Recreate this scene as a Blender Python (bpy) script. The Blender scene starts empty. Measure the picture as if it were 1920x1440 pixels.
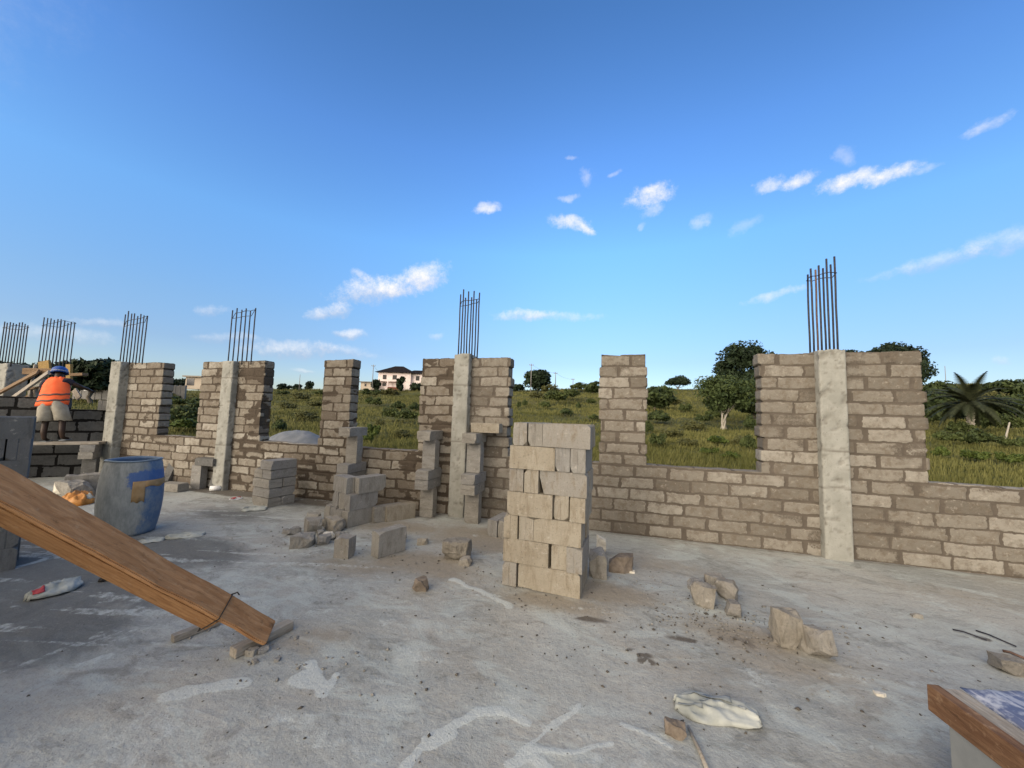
import bpy, bmesh, math, random
import numpy as np
from mathutils import Vector, Matrix, Euler
random.seed(7)
scene = bpy.context.scene
C = scene.collection
R = math.radians
PI = math.pi

# ------------------------------------------------------------------ camera model
F, PITCH, ROLL, YAW, CAMH = 702.9, 0.07977, 0.02951, 0.28084, 1.5
cy_, sy_ = math.cos(YAW), math.sin(YAW)
r0 = np.array([cy_, sy_, 0]); f0 = np.array([-sy_, cy_, 0]); u0 = np.array([0, 0, 1.])
FW = f0*math.cos(PITCH)+u0*math.sin(PITCH); U2 = u0*math.cos(PITCH)-f0*math.sin(PITCH)
RT = r0*math.cos(ROLL)+U2*math.sin(ROLL); UP = U2*math.cos(ROLL)-r0*math.sin(ROLL)
EYE = np.array([0, 0, CAMH])
def ray(x, y): return RT*((x-960)/F)+UP*((720-y)/F)+FW
def G(x, y, z=0.0):                       # pixel -> horizontal plane
    d = ray(x, y); return EYE+d*((z-CAMH)/d[2])
def AtY(x, y, Y):                         # pixel -> plane parallel to the wall
    d = ray(x, y); return EYE+d*(Y/d[1])
def AtD(x, y, dep): return EYE+ray(x, y)*dep
def LD(lat, dep): return (lat*cy_-dep*sy_, lat*sy_+dep*cy_)

cam = bpy.data.cameras.new('camera'); co = bpy.data.objects.new('camera', cam); C.objects.link(co)
cam.sensor_width = 36; cam.lens = 36*F/1920; cam.clip_end = 5000; cam.clip_start = 0.05
M = Matrix.Identity(4)
for i in range(3):
    M[i][0] = RT[i]; M[i][1] = UP[i]; M[i][2] = -FW[i]; M[i][3] = EYE[i]
co.matrix_world = M
scene.camera = co

# ------------------------------------------------------------------ noise
def _h(ix, iy, iz, s):
    n = (ix*374761393+iy*668265263+iz*1274126177+s*974634777) & 0xFFFFFFFF
    n = ((n ^ (n >> 13))*1274126177) & 0xFFFFFFFF
    n = ((n ^ (n >> 16))*2246822519) & 0xFFFFFFFF
    return ((n ^ (n >> 15)) & 0xFFFFFF)/float(0xFFFFFF)
def vn(P, f=1.0, s=0):
    P = np.asarray(P, float)*f
    i = np.floor(P).astype(np.int64); t = P-i; t = t*t*(3-2*t)
    o = 0
    for a in (0, 1):
        wx = t[:, 0] if a else 1-t[:, 0]
        for b in (0, 1):
            wy = t[:, 1] if b else 1-t[:, 1]
            for c in (0, 1):
                wz = t[:, 2] if c else 1-t[:, 2]
                o = o+wx*wy*wz*_h(i[:, 0]+a, i[:, 1]+b, i[:, 2]+c, s)
    return o
def fbm(P, f=1.0, s=0, o=4):
    v = 0; a = .5; tot = 0
    for k in range(o):
        v = v+a*vn(P, f, s+k*17); tot += a; f *= 2.03; a *= .5
    return v/tot
def sst(a, b, x):
    t = np.clip((x-a)/(b-a), 0, 1); return t*t*(3-2*t)

# ------------------------------------------------------------------ object helpers
def link(name, me, mat=None, parent=None, loc=None, rot=None):
    o = bpy.data.objects.new(name, me); C.objects.link(o)
    if mat is not None and not me.materials: me.materials.append(mat)
    if parent is not None: o.parent = parent
    if loc is not None: o.location = loc
    if rot is not None: o.rotation_euler = rot
    return o
def tag(o, label=None, cat=None, group=None, kind=None):
    if label: o['label'] = label
    if cat: o['category'] = cat
    if group: o['group'] = group
    if kind: o['kind'] = kind
    return o
def empty(name, loc, label, cat, group=None, rz=0):
    o = bpy.data.objects.new(name, None); C.objects.link(o); o.empty_display_size = .1
    o.location = loc; o.rotation_euler = (0, 0, rz)
    return tag(o, label, cat, group)
def copy_tree(o, parent=None):
    c = o.copy(); C.objects.link(c)
    if parent is not None: c.parent = parent
    for ch in list(o.children): copy_tree(ch, c)
    return c
def mesh_np(name, V, Fq, attrs=None, smooth=False):
    me = bpy.data.meshes.new(name)
    V = np.asarray(V, np.float32); Fq = np.asarray(Fq, np.int32); k = Fq.shape[1]
    me.vertices.add(len(V)); me.vertices.foreach_set('co', V.ravel())
    me.loops.add(Fq.size); me.loops.foreach_set('vertex_index', Fq.ravel())
    me.polygons.add(len(Fq)); me.polygons.foreach_set('loop_start', np.arange(0, Fq.size, k, dtype=np.int32))
    me.polygons.foreach_set('loop_total', np.full(len(Fq), k, np.int32))
    me.update(calc_edges=True)
    if attrs:
        for n, a in attrs.items():
            at = me.attributes.new(n, 'FLOAT', 'POINT'); at.data.foreach_set('value', np.asarray(a, np.float32))
    if smooth: me.polygons.foreach_set('use_smooth', np.ones(len(Fq), bool))
    return me
def mesh_bm(name, bm, smooth=False):
    me = bpy.data.meshes.new(name); bm.normal_update(); bm.to_mesh(me); bm.free()
    if smooth:
        me.polygons.foreach_set('use_smooth', np.ones(len(me.polygons), bool))
    return me
def bm_box(bm, c, s, rot=None, bev=0):
    m = Matrix.Translation(Vector(c))
    if rot is not None: m = m @ (rot.to_4x4() if isinstance(rot, Matrix) else Euler(rot).to_matrix().to_4x4())
    m = m @ Matrix.Diagonal((s[0], s[1], s[2], 1))
    r = bmesh.ops.create_cube(bm, size=1, matrix=m)
    if bev:
        ed = list({e for v in r['verts'] for e in v.link_edges})
        bmesh.ops.bevel(bm, geom=ed, offset=bev, segments=2, affect='EDGES', profile=.6)
def bm_tube(bm, pts, rad, n=8, cap=True):
    pts = [Vector(p) for p in pts]
    if not isinstance(rad, (list, tuple)): rad = [rad]*len(pts)
    rings = []
    for i, p in enumerate(pts):
        t = (pts[min(i+1, len(pts)-1)]-pts[max(i-1, 0)]).normalized()
        a = Vector((0, 0, 1)) if abs(t.z) < .9 else Vector((1, 0, 0))
        x = t.cross(a).normalized(); y = t.cross(x)
        rings.append([bm.verts.new(p+(x*math.cos(k*2*PI/n)+y*math.sin(k*2*PI/n))*rad[i]) for k in range(n)])
    for a, b in zip(rings, rings[1:]):
        for k in range(n): bm.faces.new((a[k], a[(k+1) % n], b[(k+1) % n], b[k]))
    if cap:
        bm.faces.new(rings[0][::-1]); bm.faces.new(rings[-1])
def bm_lathe(bm, prof, n=48):
    rings = [[bm.verts.new((r*math.cos(k*2*PI/n), r*math.sin(k*2*PI/n), z)) for k in range(n)] for r, z in prof]
    for a, b in zip(rings, rings[1:]):
        for k in range(n): bm.faces.new((a[k], a[(k+1) % n], b[(k+1) % n], b[k]))
    return rings

# ------------------------------------------------------------------ materials
class NT:
    def __init__(s, name):
        s.m = bpy.data.materials.new(name); s.m.use_nodes = True; s.t = s.m.node_tree; s.t.nodes.clear()
        s.out = s.t.nodes.new('ShaderNodeOutputMaterial'); s.b = s.n('ShaderNodeBsdfPrincipled')
        s.t.links.new(s.b.outputs[0], s.out.inputs[0])
    def n(s, ty, **kw):
        nd = s.t.nodes.new(ty)
        for k, v in kw.items(): s.set(nd, k, v)
        return nd
    def set(s, nd, k, v):
        if k.startswith('_'): setattr(nd, k[1:], v); return
        i = nd.inputs[int(k[1:])] if (k[0] == 'i' and k[1:].isdigit()) else nd.inputs[k]
        if isinstance(v, bpy.types.NodeSocket): s.t.links.new(v, i)
        else: i.default_value = v
    def math(s, op, a, b=None, c=None, clamp=False):
        nd = s.t.nodes.new('ShaderNodeMath'); nd.operation = op; nd.use_clamp = clamp
        for k, v in (('i0', a), ('i1', b), ('i2', c)):
            if v is not None: s.set(nd, k, v)
        return nd.outputs[0]
    def mix(s, f, a, b, mode='MIX'):
        nd = s.t.nodes.new('ShaderNodeMix'); nd.data_type = 'RGBA'; nd.blend_type = mode
        s.set(nd, 'i0', f); s.set(nd, 'i6', a); s.set(nd, 'i7', b)
        return nd.outputs[2]
    def noise(s, vec, scale, detail=4, rough=.55, dist=0):
        nd = s.n('ShaderNodeTexNoise', Vector=vec, Scale=scale, Detail=detail, Roughness=rough, Distortion=dist); return nd.outputs[0]
    def ramp(s, f, lo, hi):
        nd = s.t.nodes.new('ShaderNodeMapRange'); nd.interpolation_type = 'SMOOTHSTEP'
        s.set(nd, 'i0', f); s.set(nd, 'i1', lo); s.set(nd, 'i2', hi); return nd.outputs[0]
    def attr(s, n): return s.n('ShaderNodeAttribute', _attribute_name=n).outputs['Fac']
    def pos(s): return s.n('ShaderNodeNewGeometry').outputs['Position']
    def obj(s): return s.n('ShaderNodeTexCoord').outputs['Object']
    def rnd(s): return s.n('ShaderNodeObjectInfo').outputs['Random']
    def map(s, v, sc=(1, 1, 1), loc=(0, 0, 0), rot=(0, 0, 0)):
        return s.n('ShaderNodeMapping', Vector=v, Scale=sc, Location=loc, Rotation=rot).outputs[0]
    def bump(s, h, st, d=.01):
        nd = s.n('ShaderNodeBump', Height=h, Strength=st, Distance=d); s.set(s.b, 'Normal', nd.outputs[0])
    def fin(s, col, rough=.85, spec=.25):
        s.set(s.b, 'Base Color', col); s.set(s.b, 'Roughness', rough); s.set(s.b, 'Specular IOR Level', spec); return s.m
def rgb(r, g, b): return (r, g, b, 1)

def make_block_mat(name, c1, c2, stain):
    t = NT(name); o = t.obj(); rn = t.rnd()
    off = t.n('ShaderNodeVectorMath', _operation='ADD', i0=o, i1=t.n('ShaderNodeCombineXYZ', i0=t.math('MULTIPLY', rn, 37.), i1=t.math('MULTIPLY', rn, 91.), i2=t.math('MULTIPLY', rn, 53.)).outputs[0]).outputs[0]
    big = t.ramp(t.noise(off, 6, 4), .3, .7)
    col = t.mix(t.math('ADD', t.math('MULTIPLY', rn, .6), t.math('MULTIPLY', big, .4)), c1, c2)
    col = t.mix(t.math('MULTIPLY', t.ramp(rn, .62, .78), .55), col, rgb(*[.33*sum(c1[:3]) for _ in range(3)]))
    st = t.ramp(t.noise(t.map(off, (5, 5, 1.2)), 4, 6, .7, .6), .46, .68)
    col = t.mix(t.math('MULTIPLY', st, .62), col, stain)
    pit = t.ramp(t.noise(off, 70, 4, .75), .55, .68)
    col = t.mix(t.math('MULTIPLY', pit, .55), col, rgb(.10, .09, .075))
    wh = t.ramp(t.noise(off, 17, 6, .75), .57, .7)
    col = t.mix(t.math('MULTIPLY', wh, .5), col, rgb(.5, .47, .42))
    h = t.math('ADD', t.noise(off, 150, 4, .7), t.math('MULTIPLY', t.noise(off, 22, 3), 1.4))
    t.bump(h, .8, .008)
    return t.fin(col, .93, .15)
M_TAN = make_block_mat('tan_block', rgb(.265, .232, .178), rgb(.385, .352, .288), rgb(.20, .16, .11))
M_GREY = make_block_mat('grey_block', rgb(.235, .222, .197), rgb(.345, .33, .295), rgb(.165, .148, .125))
M_BROK = make_block_mat('broken_face', rgb(.20, .18, .15), rgb(.30, .28, .24), rgb(.13, .115, .09))
M_BROKG = make_block_mat('broken_grey_face', rgb(.22, .205, .18), rgb(.35, .33, .29), rgb(.17, .145, .115))
M_SHADEBLOCK = make_block_mat('shaded_grey_block', rgb(.125, .127, .125), rgb(.175, .177, .173), rgb(.09, .09, .087))  # grey block darkened: the left stack's shading is put into its colour
M_DARKBLOCK = make_block_mat('dark_block', rgb(.12, .12, .115), rgb(.17, .168, .16), rgb(.08, .075, .07))  # darker grey tone for a few blocks along the walls

def make_wall_mat(name, b1, b2, b3, mo, hi=rgb(.42, .385, .33), lo=rgb(.14, .11, .08)):
    t = NT(name); p = t.pos()
    tone = t.attr('tone'); mor = t.attr('mortar')
    col = t.mix(t.ramp(tone, 0, .6), b1, b2); col = t.mix(t.ramp(tone, .62, 1), col, b3)
    n1 = t.noise(p, 11, 7, .74)
    col = t.mix(t.math('MULTIPLY', t.ramp(n1, .44, .66), .6), col, lo)
    n3 = t.noise(p, 24, 4, .7)
    col = t.mix(t.math('MULTIPLY', t.ramp(n3, .56, .72), .5), col, hi)
    mcol = t.mix(t.noise(p, 5, 4, .6), t.mix(.4, mo, rgb(0, 0, 0)), t.mix(.35, mo, rgb(*[min(.3, c*2.3) for c in mo[:3]])))
    edge = t.math('ADD', mor, t.math('MULTIPLY', t.math('SUBTRACT', t.noise(p, 60, 3, .7), .5), .7))
    col = t.mix(t.ramp(edge, .25, .6), col, mcol)
    pit = t.ramp(t.noise(p, 110, 3, .7), .6, .74)
    col = t.mix(t.math('MULTIPLY', pit, .4), col, rgb(.07, .055, .04))
    h = t.math('ADD', t.noise(p, 130, 4, .75), t.math('MULTIPLY', t.noise(p, 28, 4, .7), 1.6))
    t.bump(h, .9, .008)
    return t.fin(col, .95, .1)
M_WALL = make_wall_mat('block_wall', rgb(.158, .140, .115), rgb(.24, .219, .184), rgb(.335, .313, .27), rgb(.118, .100, .081))
M_WALLW = make_wall_mat('rain_marked_block_wall', rgb(.165, .14, .112), rgb(.25, .225, .185), rgb(.38, .355, .305), rgb(.082, .066, .051))
M_WALLD = make_wall_mat('shaded_grey_block_wall', rgb(.066, .069, .070), rgb(.083, .086, .087), rgb(.10, .103, .103), rgb(.008, .008, .008), rgb(.11, .112, .112), rgb(.05, .051, .051))  # left wall's shade put into darker block and mortar colours

def mk_col():
    t = NT('cast_concrete'); p = t.pos()
    n = t.noise(p, 3.5, 5, .6)
    col = t.mix(t.ramp(n, .3, .7), rgb(.25, .25, .222), rgb(.36, .358, .325))
    n2 = t.noise(t.map(p, (3, 3, 1)), 6, 5, .7)
    col = t.mix(t.math('MULTIPLY', t.ramp(n2, .5, .75), .5), col, rgb(.22, .21, .175))
    col = t.mix(t.math('MULTIPLY', t.attr('dark'), .75), col, rgb(.12, .105, .085))
    pit = t.ramp(t.noise(p, 70, 2, .6), .66, .74)
    col = t.mix(t.math('MULTIPLY', pit, .6), col, rgb(.13, .11, .09))
    h = t.math('ADD', t.noise(p, 60, 5, .7), t.math('MULTIPLY', pit, -1.5))
    t.bump(h, .4, .006)
    return t.fin(col, .85, .2)
M_COL = mk_col()

def mk_simple(name, c1, c2, scale=8, rough=.8, bump=.3, bs=60, spec=.3, metal=0, use_obj=True):
    t = NT(name); o = t.obj() if use_obj else t.pos()
    col = t.mix(t.ramp(t.noise(o, scale, 5, .6), .3, .7), c1, c2)
    if bump: t.bump(t.noise(o, bs, 4, .65), bump, .005)
    if metal: t.set(t.b, 'Metallic', metal)
    return t.fin(col, rough, spec)
M_REBAR = mk_simple('rebar_steel', rgb(.018, .018, .026), rgb(.04, .036, .04), 30, .6, .3, 200, .4)
M_REBARR = mk_simple('rusty_rebar_steel', rgb(.10, .06, .045), rgb(.16, .10, .075), 30, .7, .3, 200, .3)
M_BLACK = mk_simple('dark_wire', rgb(.02, .018, .016), rgb(.05, .04, .03), 20, .6)
M_PAPER = mk_simple('sack_paper', rgb(.27, .285, .26), rgb(.43, .445, .41), 9, .8, .25, 30)
M_PAPERG = mk_simple('sack_lining', rgb(.16, .18, .19), rgb(.28, .30, .31), 9, .6, .25, 30)
M_PINK = mk_simple('red_print', rgb(.35, .04, .05), rgb(.5, .08, .09), 9, .5)
M_ORANGE = mk_simple('orange_plastic', rgb(.38, .15, .03), rgb(.52, .25, .07), 6, .45)
M_LINEN = mk_simple('folded_sack_shadow_side', rgb(.22, .23, .22), rgb(.34, .35, .33), 9, .7, .3, 30)
M_WHITE = mk_simple('white_plastic', rgb(.6, .6, .6), rgb(.75, .76, .76), 6, .4, .1)
M_STONE = mk_simple('brown_stone', rgb(.13, .105, .082), rgb(.20, .165, .13), 20, .9, .6, 50)
M_DSPECK = mk_simple('dark_debris', rgb(.05, .045, .038), rgb(.12, .105, .088), 20, .9)
M_CHALK = mk_simple('pale_lump', rgb(.5, .46, .38), rgb(.66, .63, .55), 20, .9, .5, 60)
M_SKIN = mk_simple('dark_skin', rgb(.035, .02, .014), rgb(.05, .03, .02), 12, .5, .05)
M_VEST = mk_simple('orange_vest', rgb(.95, .13, .035), rgb(1., .17, .05), 10, .7, .2, 30)
M_BAND = mk_simple('grey_band', rgb(.11, .06, .05), rgb(.16, .09, .07), 10, .5, .1)
M_SHIRT = mk_simple('dark_shirt', rgb(.02, .018, .03), rgb(.035, .03, .045), 10, .9, .2)
M_SHORTS = mk_simple('beige_cloth', rgb(.30, .275, .225), rgb(.40, .37, .305), 10, .9, .3, 30)
M_HELMET = mk_simple('blue_plastic', rgb(.02, .06, .25), rgb(.03, .09, .33), 10, .35, 0)
M_TRUNK = mk_simple('bark', rgb(.10, .085, .065), rgb(.19, .165, .13), 12, .9, .6, 40)
M_PALE = mk_simple('pale_bark', rgb(.30, .27, .22), rgb(.42, .39, .33), 12, .9, .4, 40)
M_POLE = mk_simple('weathered_pole', rgb(.22, .21, .2), rgb(.3, .29, .28), 5, .8, .1)
M_HWALL = mk_simple('house_paint', rgb(.72, .60, .57), rgb(.82, .73, .70), 1, .8, 0)
M_HROOF = mk_simple('house_roof', rgb(.014, .012, .012), rgb(.026, .022, .022), 2, .9, 0, spec=.05)
M_HGLASS = mk_simple('house_window', rgb(.02, .02, .022), rgb(.04, .04, .045), 2, .2, 0)
M_HRED = mk_simple('house_red', rgb(.25, .06, .04), rgb(.32, .09, .06), 2, .8, 0)
M_GWALL = mk_simple('grey_render', rgb(.17, .17, .165), rgb(.23, .225, .215), .8, .9, 0, use_obj=False)
M_CREAM = mk_simple('cream_render', rgb(.45, .38, .30), rgb(.52, .45, .36), .8, .9, 0)
M_HEAP = mk_simple('crushed_stone', rgb(.13, .145, .16), rgb(.20, .21, .225), 2.2, .9, .8, 14)

def mk_wood(name, c1, c2, c3, ring=14):
    t = NT(name); o = t.obj()
    s = t.map(o, (2.2, 13, 13))
    n = t.noise(s, 2.2, 6, .62, 1.1)
    w = t.n('ShaderNodeTexWave', _wave_type='BANDS', _bands_direction='Y', Vector=t.map(o, (.35, 1, 1)), Scale=ring, Distortion=6., Detail=3, i4=1.2).outputs[0]
    col = t.mix(t.ramp(n, .32, .68), c1, c2)
    col = t.mix(t.math('MULTIPLY', t.ramp(w, .5, .95), .22), col, c3)
    v = t.n('ShaderNodeTexVoronoi', Vector=t.map(o, (2.6, 7, 7)), Scale=1.0, Randomness=1.)
    kn = t.ramp(v.outputs[0], .16, .05)
    col = t.mix(t.math('MULTIPLY', kn, .8), col, t.mix(.5, c3, rgb(.03, .015, .008)))
    d = t.ramp(t.noise(o, 28, 4, .7), .55, .75)
    col = t.mix(t.math('MULTIPLY', d, .45), col, rgb(.42, .29, .18))
    d2 = t.ramp(t.noise(t.map(o, (7, 22, 22)), 2, 5, .75), .54, .70)
    col = t.mix(t.math('MULTIPLY', d2, .5), col, t.mix(.4, c3, rgb(.02, .01, .005)))
    t.bump(t.math('ADD', n, t.noise(t.map(o, (8, 60, 60)), 3, 3)), .45, .006)
    return t.fin(col, .75, .25)
M_WOOD = mk_wood('sawn_timber', rgb(.29, .145, .06), rgb(.41, .225, .10), rgb(.17, .075, .03))
M_WOODR = mk_wood('rough_timber', rgb(.31, .155, .066), rgb(.44, .245, .118), rgb(.15, .075, .035), 8)
M_WOODRED = mk_wood('reddish_timber', rgb(.11, .055, .028), rgb(.21, .12, .065), rgb(.05, .024, .012), 9)
M_OLDWOOD = mk_wood('cement_caked_wood', rgb(.24, .21, .17), rgb(.36, .33, .28), rgb(.15, .12, .09))
M_FORM = mk_wood('formwork_wood', rgb(.16, .10, .055), rgb(.25, .17, .10), rgb(.09, .055, .03))
M_FORMY = mk_wood('yellow_formwork_wood', rgb(.28, .18, .06), rgb(.36, .24, .09), rgb(.18, .11, .04))

def mk_leaf(name, d, l):
    t = NT(name)
    col = t.mix(t.attr('tone'), d, l)
    return t.fin(col, .65, .2)
M_LDARK = mk_leaf('dark_leaves', rgb(.010, .018, .010), rgb(.030, .048, .020))
M_LMID = mk_leaf('mid_leaves', rgb(.020, .032, .012), rgb(.062, .083, .026))
M_LLIGHT = mk_leaf('light_leaves', rgb(.020, .036, .012), rgb(.075, .10, .032))
M_LOLIVE = mk_leaf('olive_leaves', rgb(.055, .06, .02), rgb(.13, .13, .048))
M_PALM = mk_leaf('palm_leaves', rgb(.022, .028, .014), rgb(.062, .07, .034))
M_GRASS = mk_leaf('grass_blades', rgb(.070, .078, .020), rgb(.200, .188, .062))
M_WEED = mk_leaf('weed_leaves', rgb(.035, .06, .010), rgb(.12, .15, .035))

def mk_ground():
    t = NT('grassland'); p = t.pos()
    a = t.ramp(t.noise(p, .09, 5, .6), .35, .65); b = t.ramp(t.noise(p, .5, 5, .65), .35, .7)
    col = t.mix(a, rgb(.075, .085, .026), rgb(.125, .118, .046)); col = t.mix(t.math('MULTIPLY', b, .6), col, rgb(.045, .055, .016))
    c = t.ramp(t.noise(p, 2.5, 5, .7), .4, .7)
    col = t.mix(t.math('MULTIPLY', c, .45), col, rgb(.16, .135, .06))
    t.bump(t.noise(p, 3, 5, .7), .8, .15)
    return t.fin(col, .95, .1)
M_GROUND = mk_ground()

def mk_floor():
    t = NT('site_slab'); p = t.pos()
    big = t.ramp(t.noise(p, .7, 5, .6, .4), .32, .68)
    col = t.mix(big, rgb(.295, .305, .285), rgb(.405, .415, .39))
    st = t.ramp(t.noise(t.map(p, (1.6, 4.2, 1), rot=(0, 0, -.35)), 2.2, 8, .74, .9), .48, .68)
    col = t.mix(t.math('MULTIPLY', st, .55), col, rgb(.43, .45, .425))
    sk = t.ramp(t.noise(t.map(p, (1.5, 15, 1), rot=(0, 0, .55)), 2.4, 6, .7, .5), .56, .70)
    col = t.mix(t.math('MULTIPLY', sk, .32), col, rgb(.50, .52, .49))
    dk = t.ramp(t.noise(t.map(p, (1, 1.7, 1), rot=(0, 0, .3)), 2.6, 8, .74, 1.2), .5, .66)
    col = t.mix(t.math('MULTIPLY', dk, .6), col, rgb(.15, .15, .132))
    n2 = t.ramp(t.noise(p, 28, 8, .8), .46, .62)
    col = t.mix(t.math('MULTIPLY', n2, .28), col, rgb(.165, .163, .148))
    lg = t.ramp(t.noise(p, 1.1, 4, .6, .6), .42, .6)
    col = t.mix(t.math('MULTIPLY', lg, .4), col, t.mix(.5, col, rgb(.40, .34, .27)))
    lg2 = t.ramp(t.noise(t.map(p, (1, 1.8, 1), (7, 3, 0)), 1.7, 6, .68, 1.), .5, .64)
    col = t.mix(t.math('MULTIPLY', lg2, .65), col, rgb(.44, .475, .45))
    dm = t.math('ADD', t.attr('damp_shade'), t.math('MULTIPLY', t.math('SUBTRACT', t.noise(t.map(p, (1, 1.6, 1)), 3.5, 6, .7, .5), .5), .8))
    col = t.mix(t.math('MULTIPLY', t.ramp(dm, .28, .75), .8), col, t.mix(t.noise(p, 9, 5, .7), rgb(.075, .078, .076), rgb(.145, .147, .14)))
    dn = t.math('ADD', t.attr('dust'), t.math('MULTIPLY', t.math('SUBTRACT', t.noise(p, 9, 5, .7), .5), .6))
    col = t.mix(t.math('MULTIPLY', t.ramp(dn, .15, .8), .88), col, t.mix(t.noise(p, 25, 4, .7), rgb(.20, .165, .12), rgb(.34, .30, .235)))
    sn = t.math('ADD', t.attr('soil'), t.math('MULTIPLY', t.math('SUBTRACT', t.noise(p, 12, 5, .7), .5), .5))
    col = t.mix(t.math('MULTIPLY', t.ramp(sn, .25, .8), .85), col, t.mix(t.noise(p, 30, 4), rgb(.055, .045, .034), rgb(.115, .092, .07)))
    ln = t.math('ADD', t.attr('light'), t.math('MULTIPLY', t.math('SUBTRACT', t.noise(p, 15, 6, .75), .5), 1.0))
    col = t.mix(t.math('MULTIPLY', t.ramp(ln, .42, .68), .76), col, rgb(.50, .53, .505))
    sp = t.ramp(t.noise(p, 85, 4, .8), .57, .64)
    col = t.mix(t.math('MULTIPLY', sp, .38), col, rgb(.10, .098, .09))
    sp2 = t.ramp(t.noise(p, 48, 5, .85), .57, .66)
    col = t.mix(t.math('MULTIPLY', sp2, .25), col, rgb(.50, .50, .46))
    spd = t.ramp(t.noise(p, 26, 3, .8), .66, .71)
    col = t.mix(t.math('MULTIPLY', spd, .8), col, rgb(.085, .08, .07))
    h = t.math('ADD', t.noise(p, 70, 5, .75), t.math('MULTIPLY', t.noise(p, 14, 5, .7), 2.2))
    t.bump(h, .55, .010)
    return t.fin(col, .88, .25)
M_FLOOR = mk_floor()

# ------------------------------------------------------------------ world: sky + clouds
SUN_EL = R(14); VEIL = (6.3, 6.15, 5.9); GLOW = (22., 18.5, 14.5)   # bright low western sky behind the camera
sdir = np.array([-.42, -.91]); sdir /= np.linalg.norm(sdir)
w = bpy.data.worlds.new('World'); scene.world = w; w.use_nodes = True
class WT(NT):
    def __init__(s, tree): s.t = tree
wt = WT(w.node_tree); w.node_tree.nodes.clear()
wout = wt.n('ShaderNodeOutputWorld'); wbg = wt.n('ShaderNodeBackground')
w.node_tree.links.new(wbg.outputs[0], wout.inputs[0])
sky = wt.n('ShaderNodeTexSky', _sky_type='NISHITA', _sun_disc=False, _sun_elevation=SUN_EL, _sun_rotation=math.atan2(sdir[0], sdir[1]) % (2*PI))
sky.air_density = 1.0; sky.dust_density = .6; sky.ozone_density = 2.5
dirv = wt.n('ShaderNodeTexCoord').outputs['Generated']
dz = wt.n('ShaderNodeSeparateXYZ', Vector=dirv).outputs[2]
rampn = wt.n('ShaderNodeValToRGB', i0=wt.math('MULTIPLY', dz, 1.0, clamp=True))
SKY_RAMP = [(0.0, (1.15, 1.15, 1.35)), (.136, (1.1, 1.14, 1.38)), (.22, (1.22, 1.38, 1.6)), (.398, (1.38, 1.9, 2.3)), (.58, (1.2, 1.73, 2.4)), (.76, (.9, 1.4, 1.95)), (1., (.85, 1.3, 1.85))]
cr = rampn.color_ramp
while len(cr.elements) < len(SKY_RAMP): cr.elements.new(.5)
for e, (p_, c_) in zip(cr.elements, SKY_RAMP): e.position = p_; e.color = (*[v/3 for v in c_], 1)
SKYS = 3.0
tint = wt.n('ShaderNodeVectorMath', _operation='SCALE', i0=rampn.outputs[0], Scale=SKYS).outputs[0]
rdot = wt.n('ShaderNodeVectorMath', _operation='DOT_PRODUCT', i0=dirv, i1=tuple(float(v) for v in r0)).outputs['Value']
azf = wt.math('SUBTRACT', 1., wt.math('MULTIPLY', wt.ramp(rdot, .05, .75), .24))
tint = wt.n('ShaderNodeVectorMath', _operation='SCALE', i0=tint, Scale=azf).outputs[0]
colr = wt.mix(1.0, sky.outputs[0], tint, 'MULTIPLY')
nz = wt.n('ShaderNodeTexNoise', Vector=dirv, Scale=9., Detail=6., Roughness=.62)
warp = wt.n('ShaderNodeVectorMath', _operation='MULTIPLY_ADD', i0=nz.outputs['Color'], i1=(.075, .075, .05), i2=dirv)
nsub = wt.n('ShaderNodeVectorMath', _operation='SUBTRACT', i0=warp.outputs[0], i1=(.0375, .0375, .025)).outputs[0]
nz2 = wt.n('ShaderNodeTexNoise', Vector=dirv, Scale=30., Detail=8., Roughness=.72).outputs[0]
nzc = wt.math('MULTIPLY', wt.math('SUBTRACT', nz2, .5), 4.2)
CLW, CLG = (7.4, 7.1, 6.9, 1), (3.5, 3.8, 4.7, 1)
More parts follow.
